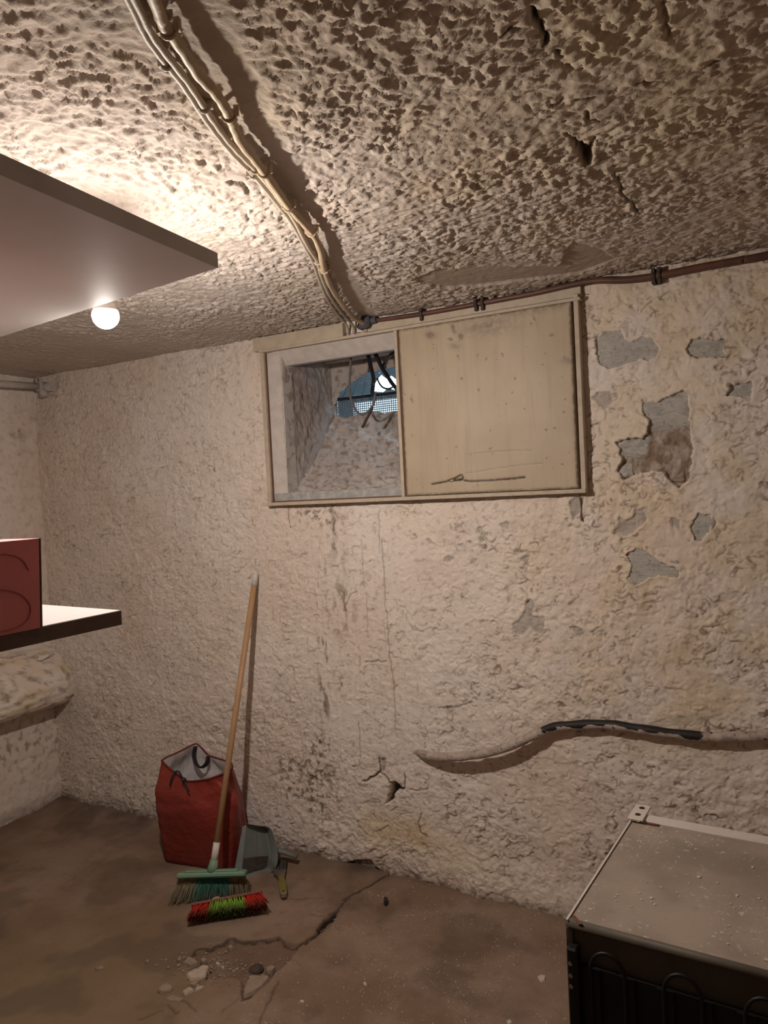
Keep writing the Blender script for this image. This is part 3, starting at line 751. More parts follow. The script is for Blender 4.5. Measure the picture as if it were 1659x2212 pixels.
b.add(vs, [(0, 3, 2, 1), (3, 7, 6, 2), (4, 5, 6, 7), (0, 1, 5, 4), (0, 4, 7, 3), (1, 2, 6, 5)]).build('head_rail', M_framew, win)
vbox('left_bead', -1.957, -1.938, 1.505, 2.130, F - 0.008, VW + 0.02, M_frame)
vbox('left_stile', -1.938, -1.862, 1.515, 2.128, F + 0.012, VW + 0.06, M_framew)
vbox('left_joint', -1.9385, -1.934, 1.515, 2.128, F + 0.004, F + 0.014, M_joint, bev=0)
vbox('bottom_rail', -1.925, -1.30, 1.512, 1.545, F + 0.002, VW + 0.05, M_greywood)
vbox('bottom_track', -1.955, -0.632, 1.494, 1.508, F - 0.020, VW + 0.02, M_frame)
vbox('bottom_joint', -1.95, -0.64, 1.5075, 1.513, F - 0.004, VW + 0.01, M_joint, bev=0)
vbox('right_bead', -0.648, -0.632, 1.505, 2.150, F - 0.014, VW + 0.02, M_frame)
vbox('right_joint', -0.655, -0.648, 1.515, 2.14, F - 0.002, VW + 0.02, M_joint, bev=0)
vbox('hatch_edge', -1.3185, -1.305, 1.508, 2.128, F - 0.022, F + 0.004, M_frame)
vbox('hatch_joint', -1.306, -1.300, 1.51, 2.126, F - 0.0150, F + 0.004, M_joint, bev=0)
# the board itself, with its split near the foot
ub = np.arange(-1.3005, -0.6545, 0.0032); zb = np.arange(1.510, 2.1285, 0.0032)
U, Z = np.meshgrid(ub, zb, indexing='ij')
Hb = 0.0025 * fbm(U * 3, Z * 3, 701, 2)
dirt = np.zeros_like(U); crk = np.zeros_like(U)
RX = (540, 560, 2.07375)
def bp(pts): return [(p.x, p.z) for p in (onwall(*q, F - 0.016) for q in zoomed(pts, *RX))]
for pl, wd, d in [([(815,1008),(860,1000),(895,992),(925,978),(948,966)], .0022, .006), ([(895,992),(925,990),(955,985)], .004, .007), ([(948,966),(958,990),(985,996),(1100,990),(1230,978)], .0022, .006), ([(960,960),(1060,945),(1200,925),(1310,915)], .0005, .001), ([(965,875),(1100,862),(1260,855)], .0004, .001)]:
    s = line_d(U + 0.0015 * gn(U * 90, Z * 90, 702), Z + 0.0015 * gn(U * 90, Z * 90, 703), bp(pl))
    m = sst(wd + 0.002, wd * 0.3, s); Hb -= d * m; crk = np.maximum(crk, m * min(1, d * 200))
for (x, y, rx, rz, k) in [(908,308,.008,.018,1),(945,345,.010,.010,1),(810,340,.02,.012,.8),(935,440,.003,.008,1.2),(1350,340,.008,.004,1),(1425,455,.02,.012,.5),(915,390,.02,.015,.4),(1060,300,.09,.03,.5),(725,630,.006,.01,.7),(1275,270,.004,.02,.6),(1480,985,.006,.01,.9)]:
    c = bp([(x, y)])[0]
    dirt = np.maximum(dirt, k * np.exp(-((U - c[0] + 0.3 * (Z - c[1])) / rx) ** 2 - ((Z - c[1]) / rz) ** 2))
edge = np.minimum(np.minimum(U - ub[0], ub[-1] - U), np.minimum(Z - zb[0], zb[-1] - Z))
dirt = np.maximum(dirt, 0.7 * sst(0.012, 0.0, edge))
dirt = np.maximum(dirt, 0.45 * sst(2.09, 2.128, Z) * sst(-1.0, -0.8, U))
Hb -= 0.003 * sst(0.004, 0, edge)
board = grid_obj('hatch_board', np.stack([U, F - 0.016 - Hb, Z], -1), M_board, win, attrs=dict(dirt=np.clip(1.7 * dirt, 0, 1), crack=np.clip(crk, 0, 1)))
board['label'] = 'cream painted board split near its foot'
vbox('hatch_back', -1.3005, -0.655, 1.510, 2.1275, F - 0.008, F + 0.002, M_board)

# niche behind the opening: left reveal, sloping sill, back wall with an arched vent, soffit
NB = 2.925
def niche(name, fn, n, m, seed, amp, flip=False, keepfn=None, sc=1.0):
    s = np.linspace(0, 1, n); t = np.linspace(0, 1, m); S, T = np.meshgrid(s, t, indexing='ij')
    P = fn(S, T)
    dS = np.gradient(P, axis=0); dT = np.gradient(P, axis=1)
    N = np.cross(dS, dT); N /= np.linalg.norm(N, axis=-1, keepdims=True) + 1e-9
    a = P[..., 0] * 1.3 + P[..., 1]; c = P[..., 2] * 1.2 + P[..., 1] * 0.6
    if name == 'reveal': a = P[..., 1] + 3.0; c = P[..., 2]
    h = amp * (fbm(a * 14 * sc, c * 14 * sc, seed, 4) + 0.5 * sst(0, .1, fbm(a * 24 * sc, c * 24 * sc, seed + 3, 3)))
    P = P + N * h[..., None] * (-1 if flip else 1)
    k = keepfn(P) if keepfn else None
    z = np.zeros_like(S)
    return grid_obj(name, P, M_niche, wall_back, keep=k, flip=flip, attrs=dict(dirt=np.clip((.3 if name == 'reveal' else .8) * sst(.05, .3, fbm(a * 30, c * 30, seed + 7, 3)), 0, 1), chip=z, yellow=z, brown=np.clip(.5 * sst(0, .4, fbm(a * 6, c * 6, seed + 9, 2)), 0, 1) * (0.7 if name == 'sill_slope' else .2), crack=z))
def P3(x, y, z): return np.stack(np.broadcast_arrays(x, y, z), -1).astype(float)
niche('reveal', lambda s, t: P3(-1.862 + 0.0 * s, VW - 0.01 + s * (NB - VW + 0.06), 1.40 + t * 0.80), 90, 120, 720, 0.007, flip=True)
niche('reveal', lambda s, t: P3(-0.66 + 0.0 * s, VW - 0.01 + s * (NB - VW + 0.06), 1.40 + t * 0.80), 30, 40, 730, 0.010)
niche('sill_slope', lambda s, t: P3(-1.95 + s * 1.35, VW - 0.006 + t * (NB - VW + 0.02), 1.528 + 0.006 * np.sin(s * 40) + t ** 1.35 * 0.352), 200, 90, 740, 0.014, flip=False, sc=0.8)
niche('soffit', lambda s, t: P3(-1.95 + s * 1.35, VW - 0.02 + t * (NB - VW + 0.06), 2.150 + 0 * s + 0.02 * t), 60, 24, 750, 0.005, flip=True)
AR = (-1.865, -1.20, 1.885, 0.185)       # arch: left, right, springing height, rise
def in_arch(P):
    x = (P[..., 0] - (AR[0] + AR[1]) / 2) / ((AR[1] - AR[0]) / 2)
    top = AR[2] + AR[3] * np.sqrt(np.clip(1 - np.abs(x) ** 2.2, 0, 1))
    ins = (np.abs(x) < 1) & (P[..., 2] < top) & (P[..., 2] > AR[2] - 0.02)
    return ~(ins[:-1, :-1] & ins[1:, 1:])
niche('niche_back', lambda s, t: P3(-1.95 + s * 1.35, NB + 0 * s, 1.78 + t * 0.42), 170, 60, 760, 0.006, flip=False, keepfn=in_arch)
MB().box((-1.90, NB - 0.055, 2.118), (-0.66, NB + 0.02, 2.165), bev=0.004).build('lintel', M_niche, wall_back)
# daylight shaft outside the vent
x0, x1, y0, y1, z0, z1 = -2.35, -0.95, NB + 0.012, 3.42, 1.78, 2.62
def quad(b, p): b.add(p, [(0, 1, 2, 3)])
gap = [(p.x, p.z) for p in (at(q, w_, 1, 3.42) for q, w_ in ((806, 845), (809, 832), (816, 820), (824, 810), (834, 818), (846, 812), (858, 822), (866, 838), (852, 842), (838, 838), (828, 847)))]
gx0 = min(p[0] for p in gap) - 0.02; gx1 = max(p[0] for p in gap) + 0.02; gz0 = min(p[1] for p in gap) - 0.012; gz1 = max(p[1] for p in gap) + 0.012
b = MB()
for (u0, u1, a0, a1) in ((x0, gx0, 2.0, z1), (gx1, x1, 2.0, z1), (gx0, gx1, gz1, z1), (gx0, gx1, 2.0, gz0)):
    quad(b, [(u0, y1, a0), (u0, y1, a1), (u1, y1, a1), (u1, y1, a0)])
gc = (sum(p[0] for p in gap) / len(gap), sum(p[1] for p in gap) / len(gap)); m_ = len(gap)
def outer(p):
    dx, dz = p[0] - gc[0], p[1] - gc[1]
    k = min(((gx1 - gc[0] if dx > 0 else gc[0] - gx0) / abs(dx)) if dx else 9, ((gz1 - gc[1] if dz > 0 else gc[1] - gz0) / abs(dz)) if dz else 9)
    return (gc[0] + dx * k, y1, gc[1] + dz * k)
b.add([(p[0], y1 - 0.001, p[1]) for p in gap] + [outer(p) for p in gap], [(i_, (i_ + 1) % m_, m_ + (i_ + 1) % m_, m_ + i_) for i_ in range(m_)])
for cx_, cz_ in ((gx0, gz0), (gx1, gz0), (gx0, gz1), (gx1, gz1)):
    sx = 1 if cx_ < gc[0] else -1; sz = 1 if cz_ < gc[1] else -1
    b.add([(cx_, y1 - .0005, cz_), (cx_ + sx * 0.06, y1 - .0005, cz_), (cx_, y1 - .0005, cz_ + sz * 0.035)], [(0, 1, 2)])
dk = at(762, 870, 1, y1 - 0.03).x
quad(b, [(x0, y1 - 0.03, z0), (x0, y1 - 0.03, 2.01), (dk, y1 - 0.03, 2.01), (dk, y1 - 0.03, z0)])  # dark panel added to dim the left end of the vent
quad(b, [(x0, y0, z0), (x0, y1, z0), (x0, y1, z1), (x0, y0, z1)])
quad(b, [(x1, y0, z0), (x1, y0, z1), (x1, y1, z1), (x1, y1, z0)])
quad(b, [(x0, y0, 2.2), (x1, y0, 2.2), (x1, y0, z1), (x0, y0, z1)])
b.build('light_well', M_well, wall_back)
b = MB()
quad(b, [(x0, y0, z0), (x1, y0, z0), (x1, y1, z0), (x0, y1, z0)])
quad(b, [(x0, y1, z0), (x0, y1, 2.0), (x1, y1, 2.0), (x1, y1, z0)])
b.build('light_well_foot', M_wellw, wall_back)

# vent grille: wire mesh in the lower half, a bar across, clear of the niche
gr = thing('vent_grille', 'wire mesh vent grille with a dark crossbar in the daylit niche arch', 'grille', (-1.53, NB + 0.03, 1.88))
b = MB()
for x in np.arange(-1.86, -1.21, 0.0105): b.box((x, NB + 0.025, 1.872), (x + 0.0022, NB + 0.0272, 1.968))
for z in np.arange(1.876, 1.968, 0.0095): b.box((-1.865, NB + 0.0272, z), (-1.205, NB + 0.0290, z + 0.0034))
o = b.build('wire_mesh', M_wire, gr); o['kind'] = 'stuff'
p0 = at(735, 862, 1, NB + 0.02); p1 = at(870, 846, 1, NB + 0.02)
MB().tube([p0 + (p0 - p1) * 0.25, p0, p1, p1 + (p1 - p0) * 1.0], 0.0085, 8).build('crossbar', M_black, gr)
b = MB()
for k in range(15):
    a = at(760 + k * 7, 800 + 4 * math.sin(k), 1, NB + 0.016); c = at(725 + k * 11, 868 - 3 * math.cos(k * 2), 1, NB + 0.016)
    if k % 2: b.tube([a, a * 0.5 + c * 0.5 + Vector((0, 0, .006)), c], 0.0011, 4)
b.build('twig_strands', M_iron, gr)['kind'] = 'stuff'

# ------------------------------------------------------------------ cables inside the niche
RN = (700, 700, 9.2167)
def niche_cable(name, label, pts, depth, r, mat):
    z = zoomed(pts, *RN)
    P = smooth_path([at(x, y, 1, d) for (x, y), d in zip(z, depth)], 8)
    o = MB().tube(P, r, 8).build(name, mat, None, tuple(P[0]))
    return tag(o, label, 'cable')
niche_cable('hanging_cable', 'pale cable hanging as a long loop in front of the niche vent', [(545, 440), (540, 560), (520, 900), (505, 1200), (515, 1400), (560, 1560), (650, 1740), (760, 1800), (880, 1740), (960, 1640), (1010, 1500), (1020, 1400)], [2.70] * 12, 0.0052, simple('dull_cable', (0.16, 0.135, 0.12), 0.6))
niche_cable('hanging_cable', 'dark thick cable hanging beside the loop down to the niche crossbar', [(830, 400), (870, 560), (920, 800), (960, 950), (985, 1080), (980, 1200), (965, 1330), (965, 1400)], [2.70, 2.72, 2.76, 2.79, 2.82, 2.85, 2.88, 2.90], 0.0090, M_black)
niche_cable('hanging_cable', 'black cable slanting from the niche top towards the hatch board', [(960, 400), (1010, 560), (1090, 740), (1160, 880), (1250, 1020), (1340, 1160), (1420, 1260), (1520, 1360)], [2.70, 2.71, 2.73, 2.75, 2.77, 2.79, 2.81, 2.84], 0.0085, M_black)
niche_cable('hanging_cable', 'thin dark wire coiled over the bright gap in the niche vent', [(1060, 1080), (1100, 1180), (1170, 1260), (1260, 1290), (1340, 1270), (1400, 1230)], [2.84] * 6, 0.0042, M_black)
niche_cable('hanging_cable', 'rusty brown cable end sticking down beside the hatch board in the niche', [(1480, 440), (1400, 560), (1300, 640), (1220, 760), (1180, 850)], [2.72, 2.74, 2.76, 2.78, 2.80], 0.0075, M_iron)
niche_cable('twig', 'forked dark twig dangling below the cable loop on the niche slope', [(960, 1660), (900, 1790), (840, 1900), (790, 2010), (760, 2060)], [2.69, 2.685, 2.68, 2.675, 2.67], 0.0060, M_iron)['category'] = 'twig'
b = MB()
for q in ([(940, 1130), (690, 1060)], [(940, 1130), (760, 1250)], [(940, 1130), (980, 1000)], [(940, 1130), (1210, 1080)], [(940, 1130), (1040, 1240)], [(560, 1130), (940, 1130)], [(980, 740), (960, 1120)]):
    p = [at(x, y, 1, 2.83) for x, y in zoomed(q, *RN)]
    b.tube([p[0], (p[0] + p[1]) / 2 + Vector((0, 0, -0.004)), p[1]], 0.0007, 4)
o = tag(b.build('cobweb', M_web, None, tuple(p[0])), 'torn cobweb strands strung between cables in the niche', 'cobweb'); o['kind'] = 'stuff'

# ------------------------------------------------------------------ cables across the ceiling
def ceiling_cable(label, pts, r, mat, drop, clips):
    P = [onceil(x, y, CH - drop) for x, y in pts]
    P = [P[0] + (P[0] - P[1]) * 4] + P
    a = P[-1]; P += [Vector((a.x - 0.012, VW - 0.030 - r * 0.2, CH - 0.030)), Vector((a.x - 0.020, VW - 0.012, 2.150)), Vector((a.x - 0.022, VW + 0.045, 2.135))]
    S = smooth_path(P, 7)
    rr = [r * (1 + 0.07 * math.sin(i * 1.3) + 0.05 * math.sin(i * 0.37)) for i in range(len(S))]
    root = thing('ceiling_cable', label, 'cable', tuple(P[1]), 'painted cables across the ceiling')
    MB().tube(S, rr, 10).build('sheath', mat, root)
    for x, y in clips:
        p = onceil(x, y, CH - drop)
        k = min(range(1, len(S) - 1), key=lambda i: (Vector(S[i]) - p).length)
        p = Vector(S[k]); d = (Vector(S[k + 1]) - Vector(S[k - 1])).normalized()
        M = Matrix.Translation(p) @ d.to_track_quat('Y', 'Z').to_matrix().to_4x4()
        b = MB()
        b.tube([M @ Vector((math.cos(a) * (r + 0.0025), 0, math.sin(a) * (r + 0.0025))) for a in np.linspace(math.pi, 2 * math.pi, 9)], 0.0026, 6)
        b.box((r, -0.004, -0.003), (r + 0.008, 0.004, drop * 0.7), M); b.box((-r - 0.008, -0.004, -0.003), (-r, 0.004, drop * 0.7), M)
        b.build('cable_clip', mat, root)
    return root
ceiling_cable('thick ochre painted cable, rightmost of the three across the ceiling', [(334, 0), (352, 50), (368, 70), (398, 114), (428, 160), (458, 192), (482, 226), (496, 252), (504, 272), (520, 306), (548, 342), (570, 372), (600, 414), (624, 447), (652, 478), (676, 506), (692, 541), (699, 577), (714, 618), (738, 655), (762, 684)], 0.0088, M_cable, 0.021, [(494, 250), (568, 370), (622, 445), (674, 503), (698, 580), (366, 66)])
ceiling_cable('thin grey painted cable, middle of the three across the ceiling', [(291, 0), (328, 74), (363, 122), (406, 178), (438, 226), (466, 268), (491, 302), (520, 334), (551, 366), (584, 404), (610, 440), (636, 476), (664, 530), (686, 566), (694, 596), (712, 638), (732, 668), (752, 690)], 0.0056, M_cable2, 0.014, [(443, 232), (550, 366), (686, 566)])
ceiling_cable('thin painted cable, leftmost of the three across the ceiling', [(276, 0), (312, 74), (348, 124), (392, 180), (424, 228), (454, 272), (480, 306), (510, 340), (542, 372), (576, 412), (603, 446), (630, 482), (656, 528), (676, 566), (688, 600), (704, 640), (722, 670), (742, 692)], 0.0050, M_cable2, 0.012, [(362, 144), (548, 380)])
# junction where the pipe starts
jb = thing('junction_box', 'small dark junction box where ceiling cables meet the brown pipe', 'junction box', tuple(onwall(788, 696)))
c = onwall(789, 696, VW - 0.028)
MB().box((c.x - 0.030, VW - 0.052, c.z - 0.026), (c.x + 0.026, VW + 0.004, c.z + 0.026), bev=0.008).build('housing', M_box, jb)
MB().tube([(c.x + 0.02, VW - 0.026, c.z), (c.x + 0.05, VW - 0.026, c.z + 0.003)], 0.014, 10).build('collar', M_box, jb)
MB().tube([(c.x - 0.024, VW - 0.058, c.z - 0.022), (c.x - 0.008, VW - 0.060, c.z + 0.004)], 0.003, 6).build('screw', M_ferrule, jb)

# brown pipe along the top of the wall
pp = thing('wall_pipe', 'dark brown pipe clamped along the wall above the hatch board', 'pipe', tuple(onwall(800, 690)))
pts = [(806, 693), (912, 678), (1034, 656), (1150, 634), (1235, 615), (1290, 606), (1350, 605), (1420, 596), (1500, 580), (1600, 562), (1665, 550)]
P = [onwall(x, y, VW - 0.024) for x, y in pts]
P.append(P[-1] + Vector((0.6, 0, 0.02)))
S = smooth_path(P, 6)
MB().tube(S, [0.0085 + 0.0035 * min(1, i / (0.55 * len(S))) for i in range(len(S))], 12).build('pipe', M_conduit, pp)
for x, y in ((911, 678), (1029, 657), (1043, 655), (1412, 597), (1424, 595)):
    c = onwall(x, y, VW - 0.024); d = Vector((1, 0, 0.02)).normalized()
    b = MB()
    b.tube([c - d * 0.006, c + d * 0.006], 0.0155, 12)
    b.box((c.x - 0.006, VW - 0.034, c.z - 0.025), (c.x + 0.006, VW + 0.006, c.z + 0.025), bev=0.002)
    b.build('pipe_clamp', M_iron, pp)

# white pipe in the far left corner
wq = thing('corner_pipe', 'white painted pipe high along the left wall with a fitting in the corner', 'pipe', (UL + 0.07, VW - 0.4, 2.12))
e = onwall(92, 835, VW - 0.05)
s = at(0, 829, 0, e.x)
d = (e - s).normalized()
MB().tube([s - d * 0.8, s, e], 0.017, 12).build('pipe', M_whitepipe, wq)
f = onwall(108, 838, VW - 0.03)
b = MB(); b.tube([e - d * 0.03, e + d * 0.02], 0.024, 12); b.tube([e, (f.x, VW - 0.05, f.z + 0.002), (f.x + 0.035, VW - 0.045, f.z)], 0.021, 12); b.tube([e, e + Vector((0.006, 0, -0.052))], 0.019, 12)
b.build('elbow_fitting', M_whitepipe, wq)
b = MB(); b.tube([e + Vector((-0.004, -0.02, 0.03)) + Vector((0.016 * math.cos(a), 0, 0.016 * math.sin(a))) for a in np.linspace(0, 2 * math.pi, 15)], 0.004, 6); b.build('wall_ring', M_whitepipe, wq)

# hose along the wall at the right
RH = (700, 1400, 1.72993)
hp = [(340, 380), (360, 392), (395, 404), (450, 408), (510, 405), (560, 399), (650, 381), (740, 346), (800, 318), (860, 296), (940, 288), (1040, 285), (1130, 295), (1230, 310), (1350, 325), (1450, 332), (1560, 331), (1659, 326), (1720, 324)]
gap = [-.03, .0, .030, .048, .056, .056, .052, .046, .040, .034, .030, .028, .028, .028, .026, .026, .028, .030, .03]
P = [onwall(x, y, VW - g) for (x, y), g in zip(zoomed(hp, *RH), gap)]
P.append(P[-1] + Vector((0.5, 0, 0.0)))
S = smooth_path(P, 10); n = 16
b = MB().tube(S, [0.0160 + 0.001 * math.sin(i * .5) for i in range(len(S))], n)
bare = []
for i, p in enumerate(S):
    x = p[0]
    ux0, ux1 = P[8].x, P[15].x
    along = float(sst(ux0 - 0.02, ux0 + 0.06, x) * sst(ux1 + 0.05, ux1 - 0.10, x))
    for k in range(n):
        v = Vector(b.v[i * n + k]); up = (v.z - p[2]) / 0.0160
        thr = 0.05 + 0.9 * float(gn(x * 30, k * 0.5, 800)) + 0.5 * float(gn(x * 9, 0.3, 801))
        bare.append(along * float(sst(-0.35, 0.35, up - thr)) + (0.6 if float(gn(x * 60, k * 0.9, 802)) > 0.52 else 0))
hose = tag(b.build('wall_hose', M_hose, None, tuple(P[1]), dict(bare=bare)), 'black hose with flaking white paint snaking along the wall at right', 'hose')

# ------------------------------------------------------------------ shelving at the left edge, with its red box, and the lit bulb
ZU = 1.9415
c = at(470, 579, 2, ZU); fa = at(0, 728, 2, ZU); ne = at(0, 378, 2, ZU)
sh = thing('shelving_unit', 'shelving with a grey upper board and a white brown-edged lower board', 'shelf', (-1.35, 0.6, 0))
q = [c, c + (fa - c) * 1.16, Vector((-1.74, 0.14, ZU)), c + (ne - c) * 2.05]
b = MB(); b.hull([(p.x, p.y, ZU) for p in q], [(p.x, p.y, ZU + 0.026) for p in q]); up_sh = b.build('upper_shelf', M_shelf, sh)
e1 = (q[3] - q[0]); nrm = Vector((-e1.y, e1.x, 0)).normalized()
if nrm.x < 0: nrm = -nrm
k = 0.0015
ed = [q[0], q[3]]
b = MB(); b.hull([(p.x, p.y, ZU) for p in (ed[0], ed[0] + nrm * k, ed[1] + nrm * k, ed[1])], [(p.x, p.y, ZU + 0.026) for p in (ed[0], ed[0] + nrm * k, ed[1] + nrm * k, ed[1])]); b.build('edge_strip', M_shelfedge, up_sh)
ZL = 1.320; TL = 0.0293
c = at(260, 1318, 2, ZL); ne = at(0, 1371, 2, ZL); ba = at(93, 1306, 2, ZL)
q = [c, c + (ba - c) * 2.7, Vector((c.x - 0.70, 0.22, ZL)), c + (ne - c) * 3.2]
lo_in = 0.002
b = MB(); b.hull([(p.x, p.y, ZL - TL) for p in q], [(p.x, p.y, ZL) for p in q]); lo_sh = b.build('lower_shelf', M_shelfw, sh)
b = MB()
for a0, a1, nn in ((q[0], q[3], Vector((1, 0, 0))), (q[1], q[0], Vector((0, 1, 0)))):
    b.hull([(p.x, p.y, ZL - TL - 0.0005) for p in (a0, a1, a1 + nn * 0.002, a0 + nn * 0.002)], [(p.x, p.y, ZL - 0.001) for p in (a0, a1, a1 + nn * 0.002, a0 + nn * 0.002)])
b.build('edge_strip', M_edge, lo_sh)
for x, y in ((-1.65, 0.90), (-1.28, 0.66), (-1.65, 0.28), (-1.28, 0.28)):
    MB().box((x - 0.02, y - 0.02, 0.0), (x + 0.02, y + 0.02, ZU - 0.001), bev=0.002).build('post', M_post, sh)

# red box standing on the lower shelf, its face flush with the shelf edge
e = c + (ne - c) * 1.0
dirv = (ne - c).normalized()
p_r = onfloor(91, 1356, ZL); t = (p_r - c).dot(dirv); p_r = c + dirv * t + Vector((0.012, 0, 0))
top_r = at(84, 1163, 0, p_r.x - 0.012)
hb = top_r.z - ZL
bx = thing('red_box', 'tall red box with curved creases standing on the white lower shelf', 'box', tuple(p_r))
ln = 0.32; dp = 0.10
shift = (top_r - p_r).dot(dirv)
fr = [p_r, p_r + dirv * ln, p_r + dirv * ln + Vector((-.012, 0, hb)), Vector((top_r.x, p_r.y + dirv.y * shift, ZL + hb))]
bk = [p - Vector((dp, 0, 0)) for p in fr]
b = MB().add(fr + bk, [(0, 1, 2, 3), (7, 6, 5, 4), (3, 2, 6, 7), (1, 5, 6, 2), (0, 4, 5, 1)]); b.build('body', M_redbox, bx)
w = Vector((0, 0.0015, 0))
b = MB().add([fr[0] + w, bk[0] + w, bk[3] + w, fr[3] + w, fr[0] + w * 3, bk[0] + w * 3, bk[3] + w * 3, fr[3] + w * 3], [(0, 1, 2, 3), (7, 6, 5, 4), (0, 3, 7, 4), (0, 4, 5, 1), (1, 5, 6, 2), (2, 6, 7, 3)]); b.build('end_panel', M_redside, bx)
def box_pt(px, py, off=0.0006):
    p = at(px, py, 0, p_r.x - 0.004); s = (p.z - ZL) / hb
    x = p_r.x - 0.012 * s + off
    return at(px, py, 0, x)
for pts in ([(-6, 1274), (20, 1276), (42, 1283), (58, 1296), (66, 1312), (64, 1330), (54, 1345), (36, 1356), (16, 1362), (-6, 1366)], [(-6, 1197), (20, 1198), (40, 1204), (52, 1214), (62, 1232)]):
    MB().tube(smooth_path([box_pt(x, y) for x, y in pts], 5), 0.0011, 6).build('crease', M_redline, bx)

# the bulb: hangs from the ceiling just behind the upper shelf
bc = at(228, 682, 2, 1.960)
BR = 0.0293
hb_ = thing('light_bulb', 'bare lit white bulb hanging from the ceiling behind the grey shelf', 'light bulb', (bc.x, bc.y, CH))
prof = []
for a in np.linspace(-90, 14, 15): prof.append((max(0.0008, BR * math.cos(math.radians(a))), BR * math.sin(math.radians(a))))
MB().lathe([(BR * 0.968, BR * 0.245), (BR * 0.93, BR * 0.42), (0.0240, 0.021), (0.0205, 0.034), (0.0160, 0.046), (0.0140, 0.050)], 20, Matrix.Translation(bc)).build('collar', M_cap, hb_)  # opaque collar shaped to keep the bulb's light off the ceiling
MB().lathe(prof, 20, Matrix.Translation(bc)).build('glass', M_bulb, hb_)
MB().lathe([(0.0132, 0.050), (0.0136, 0.055), (0.0128, 0.058), (0.0136, 0.061), (0.0128, 0.064), (0.0136, 0.067), (0.012, 0.075)], 16, Matrix.Translation(bc)).build('screw_base', M_ferrule, hb_)
MB().lathe([(0.0185, 0.066), (0.0205, 0.070), (0.0205, 0.105), (0.012, 0.118), (0.006, 0.124)], 18, Matrix.Translation(bc)).build('socket', M_cap, hb_)
MB().tube([bc + Vector((0, 0, 0.12)), bc + Vector((0.002, 0, 0.16)), Vector((bc.x, bc.y, CH + 0.01))], 0.0035, 8).build('cord', M_cap, hb_)

# ------------------------------------------------------------------ fridge seen from behind
TZ = 0.812
f0 = at(1222, 1988, 2, TZ); f1 = at(1340, 1752, 2, TZ)
ang = -0.055
ax = Vector((math.cos(ang), math.sin(ang), 0)); ay = Vector((-math.sin(ang), math.cos(ang), 0))
DEP = (f1 - f0).dot(ay); WID = 0.52
Mf = Matrix.Translation((f0.x, f0.y, 0)) @ Matrix.Rotation(ang, 4, 'Z')
fr_ = thing('refrigerator', 'small old fridge standing backwards with its black condenser coil showing', 'fridge', (f0.x, f0.y, 0))
MB().box((0.0, 0.014, 0.03), (WID, DEP - 0.03, TZ - 0.012), Mf, bev=0.004).build('cabinet', M_fwhite, fr_)
MB().box((0.004, 0.004, TZ - 0.013), (WID - 0.004, DEP - 0.034, TZ), Mf, bev=0.002).build('top_sheet', M_ftop, fr_)
b = MB(); b.box((0.0, 0.0, TZ - 0.030), (0.0035, DEP - 0.03, TZ + 0.002), Mf); b.build('side_edge', M_fwhite, fr_)
MB().box((0.018, DEP - 0.036, TZ - 0.016), (WID, DEP - 0.004, TZ + 0.006), Mf, bev=0.003).build('front_strip', M_fwhite, fr_)
MB().box((0.0, DEP - 0.028, 0.05), (WID, DEP + 0.03, TZ - 0.02), Mf, bev=0.006).build('door', M_fwhite, fr_)
# hinge bracket with two screw holes
b = MB()
hc = Vector((0.012, DEP - 0.012))
b.box((-0.003, DEP - 0.048, TZ + 0.0065), (0.029, DEP + 0.030, TZ + 0.0100), Mf, bev=0.0012)
hg = b.build('hinge_bracket', M_fwhite, fr_)
for yy in (DEP - 0.024, DEP + 0.012):
    MB().lathe([(0.006, 0.0101), (0.006, 0.0107)], 14, Mf @ Matrix.Translation((0.013, yy, TZ)), False).build('screw_hole', M_fblack, hg)
MB().box((0.036, DEP - 0.043, TZ + 0.0005), (0.058, DEP - 0.036, TZ + 0.003), Mf).build('rust_slot', M_rust, fr_)
MB().box((0.006, 0.036, TZ), (0.012, 0.062, TZ + 0.0015), Mf @ Matrix.Translation((0.02, 0.005, 0)) @ Matrix.Rotation(0.75, 4, 'Z') @ Matrix.Translation((-0.01, -0.045, 0))).build('rust_mark', M_rust, fr_)
# rolled lip, back sheet, coil
b = MB(); b.tube([Mf @ Vector((0.0, 0.006, TZ - 0.006)), Mf @ Vector((WID, 0.006, TZ - 0.006))], 0.0075, 10); b.build('rear_lip', M_fback, fr_)
MB().box((0.002, 0.006, 0.03), (WID - 0.002, 0.016, TZ - 0.008), Mf).build('back_sheet', M_fback, fr_)
MB().box((0.0, 0.0, 0.03), (0.010, 0.010, TZ - 0.012), Mf).build('back_flange', M_fback, fr_)
xs = [0.042]
for i in range(7): xs.append(xs[-1] + (0.055 if i % 2 == 0 else 0.059))
top_z = TZ - 0.034
for i in range(0, 8, 2):
    a, c = xs[i], xs[i + 1]
    mid = (a + c) / 2; rr = (c - a) / 2
    pts = [(a, -0.012, 0.12)] + [(a, -0.012, top_z - 0.03)] + [(mid - rr * math.cos(t), -0.012, top_z - 0.03 + 0.034 * math.sin(t)) for t in np.linspace(0.15, math.pi - 0.15, 11)] + [(c, -0.012, top_z - 0.03), (c, -0.012, 0.12)]
    MB().tube([Mf @ Vector(p) for p in pts], 0.0032, 8).build('coil_tube', M_fblack, fr_)
for i in range(8):
    MB().box((xs[i] - 0.012, -0.010, 0.10), (xs[i] + 0.014, -0.004, top_z - 0.030), Mf).build('coil_fin', M_fblack, fr_)
MB().box((0.012, -0.003, 0.08), (WID - 0.012, 0.004, top_z - 0.032), Mf).build('coil_plate', M_fblack, fr_)
b = MB(); b.box((0.004, -0.016, 0.10), (0.022, 0.004, TZ - 0.036), Mf, bev=0.003); br = b.build('coil_bracket', M_fblack, fr_)
